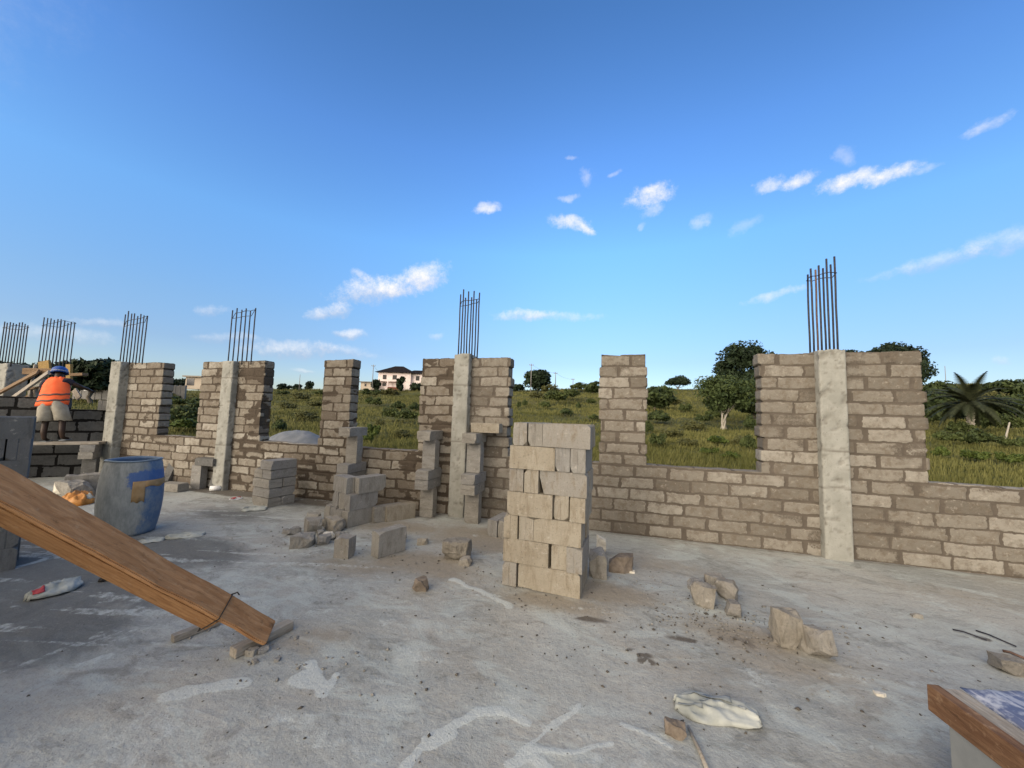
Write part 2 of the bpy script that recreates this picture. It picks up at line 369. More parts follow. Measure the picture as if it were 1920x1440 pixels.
# centre x, y, half width, half height, tilt (deg, + = right end up), strength, grey base
CLOUDS = [(775, 525, 62, 26, 22, 1., .5), (700, 548, 70, 26, 10, .9, .75), (620, 582, 42, 14, 15, .75, .8), (688, 522, 26, 8, -20, .6, .3),
          (655, 626, 30, 9, -5, .6, .9), (550, 656, 90, 16, 3, .6, 1.), (640, 655, 60, 11, -8, .4, 1.), (405, 588, 26, 11, 0, .35, .8), (430, 635, 60, 9, 0, .3, 1.),
          (985, 592, 55, 11, 3, .7, .6), (1060, 592, 60, 8, 0, .4, .4), (920, 391, 24, 10, 8, .8, 0), (1072, 415, 36, 16, -8, .9, .1), (1098, 428, 18, 10, -35, .8, .1),
          (1220, 365, 36, 20, 0, 1., .15), (1218, 395, 18, 16, 0, .5, .2), (1101, 327, 14, 18, -40, .4, 0), (1066, 367, 20, 7, 0, .45, 0), (1072, 293, 12, 5, 0, .4, 0), (1154, 328, 13, 6, 20, .35, 0), (1317, 419, 17, 15, 0, .35, 0), (1395, 425, 34, 12, 25, .22, 0),
          (1455, 341, 26, 13, 0, .75, .1), (1507, 336, 27, 16, 0, .9, .15), (1590, 341, 48, 18, 2, 1., .15), (1675, 322, 52, 16, 15, 1., .15), (1735, 313, 26, 8, 20, .3, 0),
          (1858, 228, 42, 13, 8, .5, .3), (1580, 293, 18, 16, 30, .25, 0), (1760, 488, 90, 17, 8, .38, .9), (1870, 458, 70, 22, 10, .38, .8), (1670, 510, 60, 9, 14, .22, .5), (1455, 557, 50, 8, 12, .5, .2),
          (1885, 676, 24, 8, 0, .4, .8), (200, 605, 70, 10, 0, .35, 1.), (130, 632, 110, 18, 0, .3, 1.), (822, 632, 14, 6, 0, .3, .6), (1200, 425, 9, 7, 30, .35, 0), (565, 693, 24, 4, -6, .35, 1.)]
def unit(v): return v/np.linalg.norm(v)
for cx, cyy, a, b, rot, stg, gry in CLOUDS:
    Dv = unit(ray(cx, cyy)); ca, sa = math.cos(R(rot)), math.sin(R(rot))
    e1 = ray(cx+ca*10, cyy-sa*10); e2 = ray(cx-sa*10, cyy-ca*10)
    e1 = e1/np.dot(e1, Dv)-Dv; e2 = e2/np.dot(e2, Dv)-Dv
    T1 = e1*10/np.dot(e1, e1)/a; T2 = e2*10/np.dot(e2, e2)/b
    u_ = wt.n('ShaderNodeVectorMath', _operation='DOT_PRODUCT', i0=nsub, i1=tuple(T1)).outputs['Value']
    v_ = wt.n('ShaderNodeVectorMath', _operation='DOT_PRODUCT', i0=nsub, i1=tuple(T2)).outputs['Value']
    facing = wt.n('ShaderNodeVectorMath', _operation='DOT_PRODUCT', i0=dirv, i1=tuple(Dv)).outputs['Value']
    rr = wt.math('MULTIPLY_ADD', u_, u_, wt.math('MULTIPLY', v_, v_))
    e = wt.math('ADD', wt.math('SUBTRACT', 1., rr), nzc)
    dn = wt.math('MULTIPLY', wt.ramp(e, -.65, 2.0), stg)
    dn = wt.math('MULTIPLY', dn, wt.math('GREATER_THAN', facing, .6))
    sh = wt.ramp(wt.math('ADD', v_, wt.math('MULTIPLY', nzc, .4)), .5, -.75)
    cc = wt.mix(wt.math('MULTIPLY', sh, gry), CLW, CLG)
    colr = wt.mix(dn, colr, cc)
sd3 = (float(sdir[0])*math.cos(SUN_EL), float(sdir[1])*math.cos(SUN_EL), math.sin(SUN_EL))
gl = wt.n('ShaderNodeVectorMath', _operation='DOT_PRODUCT', i0=dirv, i1=sd3).outputs['Value']
glow = wt.ramp(wt.math('ADD', gl, wt.math('MULTIPLY', nzc, .04)), .42, .98)
bk = -f0-.55*r0+np.array([0, 0, .45]); bk = bk/np.linalg.norm(bk)
bd = wt.n('ShaderNodeVectorMath', _operation='DOT_PRODUCT', i0=dirv, i1=tuple(float(v) for v in bk)).outputs['Value']
veil = wt.ramp(wt.math('ADD', bd, wt.math('MULTIPLY', nzc, .05)), .05, .6)
colr = wt.mix(wt.math('MULTIPLY', veil, .85), colr, (VEIL[0], VEIL[1], VEIL[2], 1))   # thin high cloud overhead and behind the camera
colr = wt.mix(wt.math('MULTIPLY', glow, .9), colr, (GLOW[0], GLOW[1], GLOW[2], 1))
wt.set(wbg, 'Color', colr); wbg.inputs['Strength'].default_value = .12

sun = bpy.data.lights.new('sun', 'SUN'); so = bpy.data.objects.new('sun', sun); C.objects.link(so)
sun.energy = 1.65; sun.angle = R(22); sun.color = (1., .89, .75)
sv = Vector((sdir[0]*math.cos(SUN_EL), sdir[1]*math.cos(SUN_EL), math.sin(SUN_EL)))
so.rotation_euler = sv.to_track_quat('Z', 'Y').to_euler()
scene.view_settings.view_transform = 'Standard'; scene.view_settings.look = 'None'
scene.view_settings.exposure = .35; scene.view_settings.gamma = 1

# ------------------------------------------------------------------ gridded boxes
def grid_box(x0, x1, y0, y1, z0, z1, r, sides=('-y', '+y', '-x', '+x', '+z')):
    nx, ny, nz_ = [max(1, int(round(d/r))) for d in (x1-x0, y1-y0, z1-z0)]
    ax = [np.linspace(a, b, n+1) for a, b, n in ((x0, x1, nx), (y0, y1, ny), (z0, z1, nz_))]
    idx = np.full((nx+1, ny+1, nz_+1), -1, np.int64); faces = []; V = []
    spec = {'-y': (1, 0, 0, 2, 0), '+y': (1, ny, 0, 2, 1), '-x': (0, 0, 1, 2, 1), '+x': (0, nx, 1, 2, 0), '+z': (2, nz_, 0, 1, 0), '-z': (2, 0, 0, 1, 1)}
    used = np.zeros(idx.shape, bool)
    for s in sides:
        k, c, a, b, fl = spec[s]; sl = [slice(None)]*3; sl[k] = c; used[tuple(sl)] = True
    idx[used] = np.arange(used.sum())
    gi = np.argwhere(used)
    V = np.stack([ax[0][gi[:, 0]], ax[1][gi[:, 1]], ax[2][gi[:, 2]]], 1)
    N = np.zeros_like(V)
    for s in sides:
        k, c, a, b, fl = spec[s]; sl = [slice(None)]*3; sl[k] = c
        I = idx[tuple(sl)]
        q = np.stack([I[:-1, :-1], I[1:, :-1], I[1:, 1:], I[:-1, 1:]], -1).reshape(-1, 4)
        if fl: q = q[:, ::-1]
        faces.append(q)
        N[I.ravel(), k] += (-1 if c == 0 else 1)
    N /= np.maximum(np.linalg.norm(N, axis=1), 1)[:, None]
    return V, np.concatenate(faces), N

CH = .1455; YF = 5.2; TH = .19
def brick_field(P, N, BL=.425, ch=CH, seed=0, smear=.5, joint=.02, umin=None, umax=None, offs=.5):
    wx = (fbm(P, 7, 3+seed, 3)-.5)*.035+(fbm(P, 30, 6+seed, 2)-.5)*.022; wz = (fbm(P, 4, 8+seed, 3)-.5)*.026+(fbm(P, 26, 9+seed, 2)-.5)*.015
    z = P[:, 2]+wz; c = np.floor(z/ch).astype(np.int64); v = z-c*ch
    cj = _h(c, c*0, c*0, 5+seed); BL = BL*1.0
    dzj = np.minimum(v, ch-v)-(joint*.5+.010*(vn(P, 2.3, 31+seed)-.35))
    uo = P[:, 0]+wx+(c % 2)*BL*offs+(cj-.5)*.2+50*BL
    b = np.floor(uo/BL).astype(np.int64); u = uo-b*BL
    jw = .012+.022*_h(b, c, c*0, 11+seed)
    jw = np.where(_h(b, c, c*0, 21+seed) > .72, jw+.024, jw)
    du = np.minimum(u, BL-u)-jw*.6
    top = N[:, 2] > .9
    side = np.abs(N[:, 0]) > .6
    du = np.where(side, 1., du); dzj = np.where(top, 1., dzj)
    d = np.minimum(du, dzj)
    m = 1-sst(-.005, .005, d)
    n1 = fbm(P*np.array([1, 1, 1.5]), 3.2, 40+seed, 4)
    pb = _h(b, c, c*0, 61+seed)
    sm = sst(.60-.12*smear, .70-.10*smear, n1+.20*(pb-.5))*min(1., smear*1.3)
    sm = sm*sst(.075, -.01, d-.05*sst(.45, .7, fbm(P, 1.3, 70+seed, 2)))
    m2 = np.maximum(m, sm*.92)
    tone = np.clip(.85*_h(b, c, c*0, 33+seed)+.3*(fbm(P, 5, 90+seed, 3)-.25), 0, 1)
    hh = (1-m)*.004-.002+(fbm(P, 30, 55+seed, 4)-.5)*.006+sm*(1-m)*.003
    return m2, tone, hh, d
def wall_piece(name, mat, parent, x0, x1, z0, z1, r=.0115, seed=0, smear=.5, yf=YF, sides=('-y', '+y', '-x', '+x', '+z')):
    V, Fq, N = grid_box(x0, x1, yf, yf+TH, z0, z1, r, sides)
    m, tone, h, d = brick_field(V, N, seed=seed, smear=smear)
    # ragged ends: each course sticks out by a different amount
    c = np.floor(V[:, 2]/CH).astype(np.int64)
    sh = (_h(c, c*0+7, c*0, int(abs(x0*13))+seed)-.5)*.045
    ex = np.where(N[:, 0] > .3, sh, 0)+np.where(N[:, 0] < -.3, -sh*1.0, 0)
    P = V+N*(h*1.25)[:, None]
    P[:, 0] += ex
    sidef = np.abs(N[:, 0]) > .3
    P[:, 0] -= np.sign(N[:, 0])*sidef*sst(.35, .6, m)*.022
    topf = N[:, 2] > .3
    P[:, 2] += topf*((fbm(V, 4, 77, 3)-.5)*.03+(_h(np.floor(V[:, 0]/.42).astype(np.int64), c*0, c*0, 3)-.5)*.012)
    me = mesh_np(name, P, Fq, {'mortar': m, 'tone': tone})
    return link(name, me, mat, parent)

ZS, ZT = .887, 2.32
def section(label, loc, mat, pieces, seed, smear):
    e = empty('block_wall', (0, 0, 0), label, 'wall', 'block walls between the concrete columns')
    for k, (nm, x0, x1, z0, z1) in enumerate(pieces):
        wall_piece(nm, mat, e, x0, x1, z0, z1, seed=seed, smear=smear,
                   sides=('-y', '+y', '-x', '+x', '+z') if z1 > 0 else ())
    return e
section('rough block wall with a low sill between the blue barrel and the second concrete column', 0, M_WALLW,
        [('low_wall', -9.78, -6.97, -.02, ZS), ('pier', -9.78, -8.70, ZS-.003, ZT), ('pier', -7.64, -6.97, ZS-.003, ZT)], 0, .45)
section('mortar smeared block wall with a lone middle pier, behind the two small block stacks', 0, M_WALLW,
        [('low_wall', -6.77, -2.36, -.02, ZS), ('pier', -6.77, -6.12, ZS-.003, ZT), ('pier', -4.83, -4.25, ZS-.003, ZT), ('pier', -2.97, -2.36, ZS-.003, ZT)], 4, .7)
section('tan block wall behind the tall block stack, with a narrow pier standing alone', 0, M_WALL,
        [('low_wall', -2.155, 2.225, -.02, ZS), ('pier', -2.155, -1.54, ZS-.003, ZT), ('pier', -.255, .335, ZS-.003, ZT+.015), ('pier', 1.642, 2.225, ZS-.003, ZT)], 9, .38)
section('brown block wall with a wide pier at the right end of the row', 0, M_WALL,
        [('low_wall', 2.45, 6.2, -.02, ZS), ('pier', 2.45, 3.215, ZS-.003, ZT)], 14, .45)

# left wall of grey blocks, oblique, its shade put into the colour
KX, KY = -10.16, 5.22
LD_ = np.array([.722, .692]); LN = np.array([.692, -.722])
lw = empty('block_wall', (KX, KY, 0), 'dark shaded block wall with stepped top behind the worker', 'wall', None, rz=math.atan2(.692, .722))
LCH = .222
def left_piece(name, x0, x1, z0, z1):
    V, Fq, N = grid_box(x0, x1, 0, .2, z0, z1, .02)
    m, tone, h, d = brick_field(V, N, BL=.425, ch=LCH, seed=23, smear=0., joint=.038)
    P = V+N*(h*1.3)[:, None]
    return link(name, mesh_np(name, P, Fq, {'mortar': m, 'tone': tone}), M_WALLD, lw)
left_piece('lower_courses', -6.5, -.03, -.02, LCH*6)
left_piece('upper_course', -6.5, -.66, LCH*6-.003, LCH*7)

# slab kerb under the wall
# ------------------------------------------------------------------ concrete columns with starter bars
def column(label, x0, x1, yf, dep, ztop, bars, seed, lines=(2.1, 1.15, .75), ztb=(3.35, 3.42), rusty=()):
    """bars: list of (x, y) ; ztb: bar top heights left..right"""
    xc = (x0+x1)/2; e = empty('concrete_column', (xc, yf+dep/2, 0), label, 'column', 'concrete columns with starter bars')
    V, Fq, N = grid_box(x0-xc, x1-xc, -dep/2, dep/2, -.02, ztop, .018)
    W_ = V+np.array([xc, 0, 0])
    n = fbm(W_, 9, seed, 4)
    lines_d = np.zeros(len(V))
    for zl in lines: lines_d = np.maximum(lines_d, (1-sst(.004, .016, np.abs(V[:, 2]-zl+(vn(W_, 6, 3)-.5)*.02)))*sst(.35, .6, vn(W_, 7, 4+seed)+.12))
    chips = sst(.60, .72, fbm(W_, 16, seed+5, 3))*((np.abs(np.abs(V[:, 0])-(x1-x0)/2) < .02) | (np.abs(np.abs(V[:, 1])-dep/2) < .02))
    sp = sst(.66, .76, fbm(V, 26, seed+9, 3))
    P = V+N*((n-.5)*.0045-chips*.012-lines_d*.004)[:, None]
    # rounded arrises
    cx = (x1-x0)/2
    edge = (np.abs(np.abs(V[:, 0])-cx) < 1e-6) & (np.abs(np.abs(V[:, 1])-dep/2) < 1e-6)
    P[edge] -= N[edge]*.006
    P[:, 2] += (N[:, 2] > .3)*(n-.5)*.04
    link('shaft', mesh_np('shaft', P, Fq, {'dark': np.clip(lines_d*.8+chips*.5+sp*.6, 0, 1)}), M_COL, e)
    rnd = random.Random(seed)
    tops = []
    for k, (bx, by) in enumerate(bars):
        t = k/max(1, len(bars)-1); zt = ztb[0]+(ztb[1]-ztb[0])*t+rnd.uniform(-.035, .035)
        lean = rnd.uniform(-.004, .004); ly = rnd.uniform(-.004, .004)
        bm = bmesh.new()
        pts = [(bx-xc+lean*s+rnd.uniform(-.003, .003), by-yf-dep/2+ly*s, ztop-.06+(zt-ztop+.06)*s) for s in (0, .25, .5, .75, 1)]
        bm_tube(bm, pts, .0105, 7)
        link('rebar', mesh_bm('rebar', bm, True), M_REBARR if k in rusty else M_REBAR, e); tops.append(pts)
    # one tie near the top, bent round the bars
    zt = min(p_[-1][2] for p_ in tops)-.08
    pp = []
    for p_ in tops:
        s = (zt-p_[0][2])/(p_[-1][2]-p_[0][2]); pp.append((p_[0][0]+(p_[-1][0]-p_[0][0])*s, p_[0][1]+(p_[-1][1]-p_[0][1])*s))
    ya, yb = min(q[1] for q in pp)-.012, max(q[1] for q in pp)+.012
    fr = [q[0] for q in pp if q[1] < (ya+yb)/2]; bk_ = [q[0] for q in pp if q[1] >= (ya+yb)/2]
    cs = [(min(fr)-.012, ya), (max(fr)+.012, ya), (max(bk_)+.012, yb), (min(bk_)-.012, yb)]
    bm = bmesh.new(); loop = []
    for (a, b), (a2, b2) in zip(cs, cs[1:]+cs[:1]):
        for s in np.linspace(0, 1, 5)[:-1]: loop.append((a+(a2-a)*s, b+(b2-b)*s, zt+rnd.uniform(-.012, .012)+(a+(a2-a)*s-cs[0][0])*.10))
    loop.append(loop[0]); bm_tube(bm, loop, .005, 6)
    link('stirrup', mesh_bm('stirrup', bm, True), M_REBAR, e)
    return e
def cage(px_l, px_r, py, n, y1, y2):
    o = []
    for k in range(n):
        yb = y1 if k % 2 else y2; o.append((AtY(px_l+(px_r-px_l)*k/(n-1), py, yb)[0], yb))
    return o
column('wide pale concrete column near the right edge with eight tall bars', 2.205, 2.468, 5.09, .34, 2.345, cage(1519, 1571, 660, 8, 5.21, 5.38), 3, (2.13, 1.2, .78), (3.36, 3.46), (2,))
column('slim pale concrete column beside the tall block stack with a round tied bar cage', -2.378, -2.135, 5.085, .32, 2.37, cage(859, 895, 665, 8, 5.18, 5.36), 5, (1.08, 1.9), (3.36, 3.30))
column('concrete column between the blue barrel and the small flat-laid block stack', -7.0, -6.737, 5.09, .33, 2.31, cage(428, 471, 675, 6, 5.17, 5.36), 7, (.8, 1.5, 2.0), (3.36, 3.30))
column('corner concrete column where the dark wall meets the row of windows', -10.0, -9.70, 5.05, .36, 2.33, cage(225, 267, 678, 8, 5.14, 5.33), 11, (1.3,), (3.4, 3.3))

# far-left columns outside the dark wall
b1 = AtD(20, 700, 8.6); cx1 = b1[0]
column('grey concrete column at the far left edge of the photo with a dense bar cage', cx1-.28, cx1+.22, b1[1]-.15, .34, AtD(20, 683, 8.6)[2], [(cx1-.24+.058*k, b1[1]-.10+(.2 if k % 2 else 0)) for k in range(9)], 13, (1.9,), (3.30, 3.24))
b2 = AtD(92, 700, 8.7); cx2 = b2[0]
column('half hidden column behind the worker with a dozen upright bars', cx2-.30, cx2+.34, b2[1]-.10, .34, AtD(92, 712, 8.7)[2], [(cx2-.36+.066*k, b2[1]-.04+(.2 if k % 2 else 0)) for k in range(13)], 15, (1.9,), (3.42, 3.33))

# ------------------------------------------------------------------ formwork boards round the far-left columns
def board(label, A, B, w_, th, mat, up=(0, 0, 1), name='formwork_board', cat='board', group=None, n=10, seed=1):
    A = Vector(A); B = Vector(B); L = (B-A).length; x = (B-A).normalized(); u = Vector(up); y = u.cross(x).normalized(); z = x.cross(y)
    bm = bmesh.new(); bm_box(bm, (0, 0, 0), (L, w_, th), bev=min(.006, th*.15))
    o = link(name, mesh_bm(name, bm), mat)
    m = Matrix((x, y, z)).transposed().to_4x4(); m.translation = (A+B)/2; o.matrix_world = m
    return tag(o, label, cat, group)
FG = 'formwork boards by the far left columns'
board('long sloping pale board running down to the left edge beside the bar cages', AtD(-40, 792, 7.9), AtD(92, 698, 8.1), .15, .04, M_OLDWOOD, (.3, -.6, .7), group=FG)
board('dark sloping board above the long pale one', AtD(-30, 752, 8.2), AtD(72, 697, 8.3), .16, .04, M_FORM, (.3, -.6, .7), group=FG)
board('dark horizontal formwork board across the foot of the twelve bars', AtD(44, 696, 8.4), AtD(98, 697, 8.4), .05, .14, M_FORM, group=FG)
board('short horizontal board lying left of the worker at shoulder height', AtD(48, 730, 8.2), AtD(82, 726, 8.2), .1, .05, M_FORM, group=FG)
board('small upright timber stub left of the worker', AtD(58, 748, 8.2), AtD(58, 728, 8.2), .09, .06, M_OLDWOOD, (0, -1, 0), group=FG)
board('second upright timber stub touching the worker side', AtD(68, 748, 8.2), AtD(68, 728, 8.2), .09, .06, M_OLDWOOD, (0, -1, 0), group=FG)
board('yellow brown upright board right of the blue helmet', AtD(130, 722, 8.5), AtD(130, 683, 8.5), .16, .05, M_FORMY, (0, -1, 0), group=FG)
board('yellow brown board left of the blue helmet behind the bars', AtD(74, 688, 8.5), AtD(94, 684, 8.5), .05, .22, M_FORMY, group=FG)
board('short dark board sticking out to the right of the helmet', AtD(136, 703, 8.3), AtD(160, 702, 8.3), .12, .06, M_FORM, group=FG)
board('thin raking prop tied to the left bar cage', AtD(58, 726, 8.2), AtD(66, 684, 8.5), .05, .04, M_OLDWOOD, (0, -1, 0), group=FG)
board('large raking board low behind the dark wall at the left edge', AtD(-30, 800, 8.4), AtD(60, 742, 8.3), .25, .03, M_FORM, (.2, -.8, .5), group=FG)

# ------------------------------------------------------------------ concrete blocks
BLK_L, BLK_T, BLK_H = .41, .135, .2
def block_mesh(seed, L=BLK_L, T=BLK_T, H=BLK_H, chip=False):
    rnd = random.Random(seed); bm = bmesh.new(); g, gw = .0028, .006; T = T-.006
    def prof(): # plan outline with a shallow groove in each end
        l, t = L/2, T/2
        return [(-l, -t), (l, -t), (l, -gw), (l-g, -gw*.5), (l-g, gw*.5), (l, gw), (l, t), (-l, t), (-l, gw), (-l+g, gw*.5), (-l+g, -gw*.5), (-l, -gw)]
    vs0 = [bm.verts.new((x, y, -H/2)) for x, y in prof()]; vs1 = [bm.verts.new((x, y, H/2)) for x, y in prof()]
    n = len(vs0); bm.faces.new(vs0[::-1]); bm.faces.new(vs1)
    for k in range(n): bm.faces.new((vs0[k], vs0[(k+1) % n], vs1[(k+1) % n], vs1[k]))
    ed = [e for e in bm.edges if e.calc_face_angle(0) > R(60)]
    bmesh.ops.bevel(bm, geom=ed, offset=.005, segments=2, affect='EDGES', profile=.5)
    if chip:
        c = Vector((-L/2, -T/2, -H/2)); nrm = Vector((-1, -.2, -.28)).normalized()
        r = bmesh.ops.bisect_plane(bm, geom=bm.verts[:]+bm.edges[:]+bm.faces[:], plane_co=c+Vector((.035, 0, .02)), plane_no=nrm, clear_outer=True)
        bmesh.ops.holes_fill(bm, edges=[e for e in bm.edges if e.is_boundary])
    for k in range(rnd.choice((2, 3, 4))):      # knocked corners
        c = Vector((rnd.choice((-1, 1))*L/2, rnd.choice((-1, 1))*T/2, rnd.choice((-1, 1))*H/2))
        nrm = Vector((c.x/L, c.y/T, c.z/H)).normalized()+Vector((rnd.uniform(-.4, .4),)*3)
        bmesh.ops.bisect_plane(bm, geom=bm.verts[:]+bm.edges[:]+bm.faces[:], plane_co=c-Vector((c.x/L, c.y/T, c.z/H)).normalized()*rnd.uniform(.012, .028), plane_no=nrm, clear_outer=True)
        bmesh.ops.holes_fill(bm, edges=[e for e in bm.edges if e.is_boundary])
    for v in bm.verts: v.co += Vector((rnd.uniform(-1, 1), rnd.uniform(-1, 1), rnd.uniform(-1, 1)))*.0012
    return mesh_bm('concrete_block', bm)
BV = {}
def block_me(mat, v, **kw):
    k = (mat.name, v, tuple(kw.items()))
    if k not in BV:
        me = block_mesh(v, **kw); me.materials.append(mat); BV[k] = me
    return BV[k]
brnd = random.Random(3)
def block(label, loc, rot=(0, 0, 0), mat=None, group=None, name='concrete_block', cat='concrete block', jit=.004, **kw):
    me = block_me(mat or M_GREY, brnd.randrange(6), **kw)
    o = link(name, me); o.location = Vector(loc)+Vector((brnd.uniform(-jit, jit), brnd.uniform(-jit, jit), 0))
    o.rotation_euler = rot
    return tag(o, label, cat, group)
ORD = ['bottom', 'second', 'third', 'fourth', 'fifth', 'sixth', 'top']
# tall tan stack : 7 courses of 3 stretchers + 2 headers
TW = .69; TX, TY = -.992, 3.272
GT = 'blocks of the tall tan stack'
def tw_(x, y, z, a):
    c, s_2 = math.cos(R(-4)), math.sin(R(-4)); dx, dy = x-TX, y-TY
    return (TX+dx*c-dy*s_2, TY+.01+dx*s_2+dy*c, z), (brnd.uniform(-.006, .006), brnd.uniform(-.006, .006), a+R(-4))
for k in range(7):
    z = .1025+k*.2035; sx = TX+k*.0095+.012*math.sin(k*2.3); sy = TY+.01*math.cos(k*1.7); nm = ORD[k]
    longleft = (k % 2 == 1)
    xl = sx+(.205 if longleft else .48); a = brnd.uniform(-.02, .02)
    pos3 = ['front', 'middle', 'rear']
    for j in range(3):
        lb = f'long-face block in the {nm} course of the tall stack, {pos3[j]} one'
        if k == 4 and j == 0: lb = 'long-face block with a broken lower corner in the fifth course of the tall stack'
        block(lb, *tw_(xl+brnd.uniform(-.010, .010), sy+.0675+j*.146+brnd.uniform(-.012, .012), z, a*.5+brnd.uniform(-.012, .012)), M_TAN, GT, chip=(k == 4 and j == 0))
    for j in range(2):
        xh = sx+((.415+.068) if longleft else .068)+j*.139
        side = 'left' if j == 0 else 'right'
        block(f'end-on block in the {nm} course of the tall stack, {side} one', *tw_(xh, sy+.215+brnd.uniform(-.018, .018), z, PI/2+a+brnd.uniform(-.02, .02)), M_GREY if (k, j) in ((6, 1), (5, 0), (5, 1)) else M_TAN, GT)
# flat-laid stack by the column
c0 = np.array([-5.43, 4.57]); yw = R(-10); ux = np.array([math.cos(yw), math.sin(yw)]); uy = np.array([-math.sin(yw), math.cos(yw)])
GF = 'blocks of the flat-laid stack'
def lp(o, a, b): q = o+ux*a+uy*b; return (q[0], q[1])
for k in range(3):
    for j in range(2):
        q = lp(c0, .215+brnd.uniform(-.008, .008), .1+.205*j)
        block(f'grey block lying flat in the {ORD[k]} layer of the flat-laid stack, {"front" if j == 0 else "rear"} one', (*q, .0675+k*.138), (PI/2, 0, yw+brnd.uniform(-.03, .03)), M_GREY, GF)
for j in range(2):
    q = lp(c0, .1+.212*j, .21); block(f'grey block laid end-on in the fourth layer of the flat-laid stack, {"left" if j == 0 else "right"} one', (*q, .0675+3*.138), (PI/2, 0, yw+PI/2+brnd.uniform(-.03, .03)), M_GREY, GF)
q = lp(c0, .29, .2); block('single grey block on the very top of the flat-laid stack', (*q, .0675+4*.138), (PI/2, 0, yw+PI/2+.04), M_GREY, GF, H=.26)
# on-edge stack in the middle
c0 = np.array([-3.84, 4.30]); yw = R(-19); ux = np.array([math.cos(yw), math.sin(yw)]); uy = np.array([-math.sin(yw), math.cos(yw)])
GM = 'blocks of the stepped grey stack'
ps = ['leftmost', 'second', 'third', 'rightmost']
for j in range(4):
    q = lp(c0, .08+.142*j, .21); block(f'grey block on edge in the bottom course of the stepped stack, {ps[j]} of four', (*q, .1), (0, 0, yw+PI/2+brnd.uniform(-.04, .04)), M_GREY, GM)
for j in range(3):
    q = lp(c0, .225+.142*j, .225); block(f'grey block on edge in the middle course of the stepped stack, {["left", "centre", "right"][j]} of three', (*q, .303), (0, 0, yw+PI/2+brnd.uniform(-.04, .04)), M_GREY, GM)
q = lp(c0, .30, .12); block('pale grey long-face block on top of the stepped stack', (*q, .506), (0, 0, yw-.05), M_GREY, GM, L=.34, T=.17)
for j in range(2):
    q = lp(c0, .44+.10*j, .33); block(f'{["left", "right"][j]} of two narrow end-on blocks on top of the stepped stack', (*q, .506), (0, 0, yw+PI/2), M_GREY, GM, T=.095)
# scaffold props of blocks along the wall
def prop(px, base_y, name, yo=0.0, extra=False):
    gx = AtY(px, base_y, 4.98)[0]; gp = f'blocks of the {name}'
    pm = brnd.uniform(-.05, .05)
    f = 4.90+yo
    block(f'upright grey block at the foot of the {name}', (gx, f+.10, .205), (0, PI/2, pm), M_GREY, gp)
    block(f'lower middle flat block of the {name}', (gx-.005, f+.07, .41+.0675), (PI/2, 0, PI/2+pm), M_GREY, gp)
    block(f'upper middle flat block of the {name}', (gx+.006, f+.07, .41+.204), (PI/2, 0, PI/2-pm), M_GREY, gp)
    block(f'upright grey block in the upper half of the {name}', (gx+.004, f+.10, .683+.205), (0, PI/2, -pm), M_GREY, gp)
    block(f'flat grey block capping the {name}', (gx-.006, f+.07, 1.09+.0675), (PI/2, 0, PI/2+pm*.5), M_GREY, gp)
    return gx, f
prop(657, 945, 'block prop against the lone pier', -.02)
prop(801, 965, 'block prop left of the slim column', 0)
gx, f = prop(888, 975, 'block prop right of the slim column', -.06)
block('tan block lying lengthways on the capped prop right of the slim column', (gx+.13, f+.19, 1.228+.0675), (PI/2, 0, .05), M_TAN)
# bench-like prop near the barrel
q = G(360, 917); block('upright grey block carrying a flat board near the foot of the second column', (q[0], q[1]+.1, .205), (0, PI/2, .1), M_GREY)
block('dark block lying flat across the upright one near the second column', (q[0]+.16, q[1]+.14, .48), (PI/2, 0, .05), M_DARKBLOCK)
block('dark block leaning in the gap beside the second column', (q[0]+.30, q[1]+.24, .19), (0, R(-68), PI/2+.3), M_DARKBLOCK)
q = G(313, 907); block('dark slab-like block leaning on the wall just right of the barrel', (q[0]-.05, q[1]+.1, .2), (0, R(-62), PI/2+.4), M_DARKBLOCK)
q = G(312, 922); block('grey block lying on the floor right of the barrel', (q[0], q[1]+.1, .07), (PI/2, 0, .12), M_GREY)
# loose blocks
q = G(716, 980); block('near block of the loose pair right of the stepped stack', (q[0]-.02, q[1]+.14, .1), (0, 0, R(58)), M_GREY, 'loose pair of blocks')
block('far block of the loose pair right of the stepped stack', (q[0]+.11, q[1]+.24, .1), (0, 0, R(55)), M_TAN, 'loose pair of blocks')
q = G(930, 1008); block('left block of the pair on edge half hidden behind the tall stack', (q[0]-.02, q[1]+.20, .1), (0, 0, R(80)), M_GREY, 'pair of blocks behind the tall stack')
block('right block of the pair on edge half hidden behind the tall stack', (q[0]+.125, q[1]+.19, .1), (0, 0, R(79)), M_GREY, 'pair of blocks behind the tall stack')
q = G(697, 1045); block('single block standing on the open floor with a tan end', (q[0]+.085, q[1]+.17, .125), (0, 0, R(68)), M_GREY, L=.33, H=.25)
q = G(637, 1048); block('broken half block standing upright in front of the rubble', (q[0], q[1]+.07, .1), (0, 0, .1), M_TAN, L=.16, chip=False)
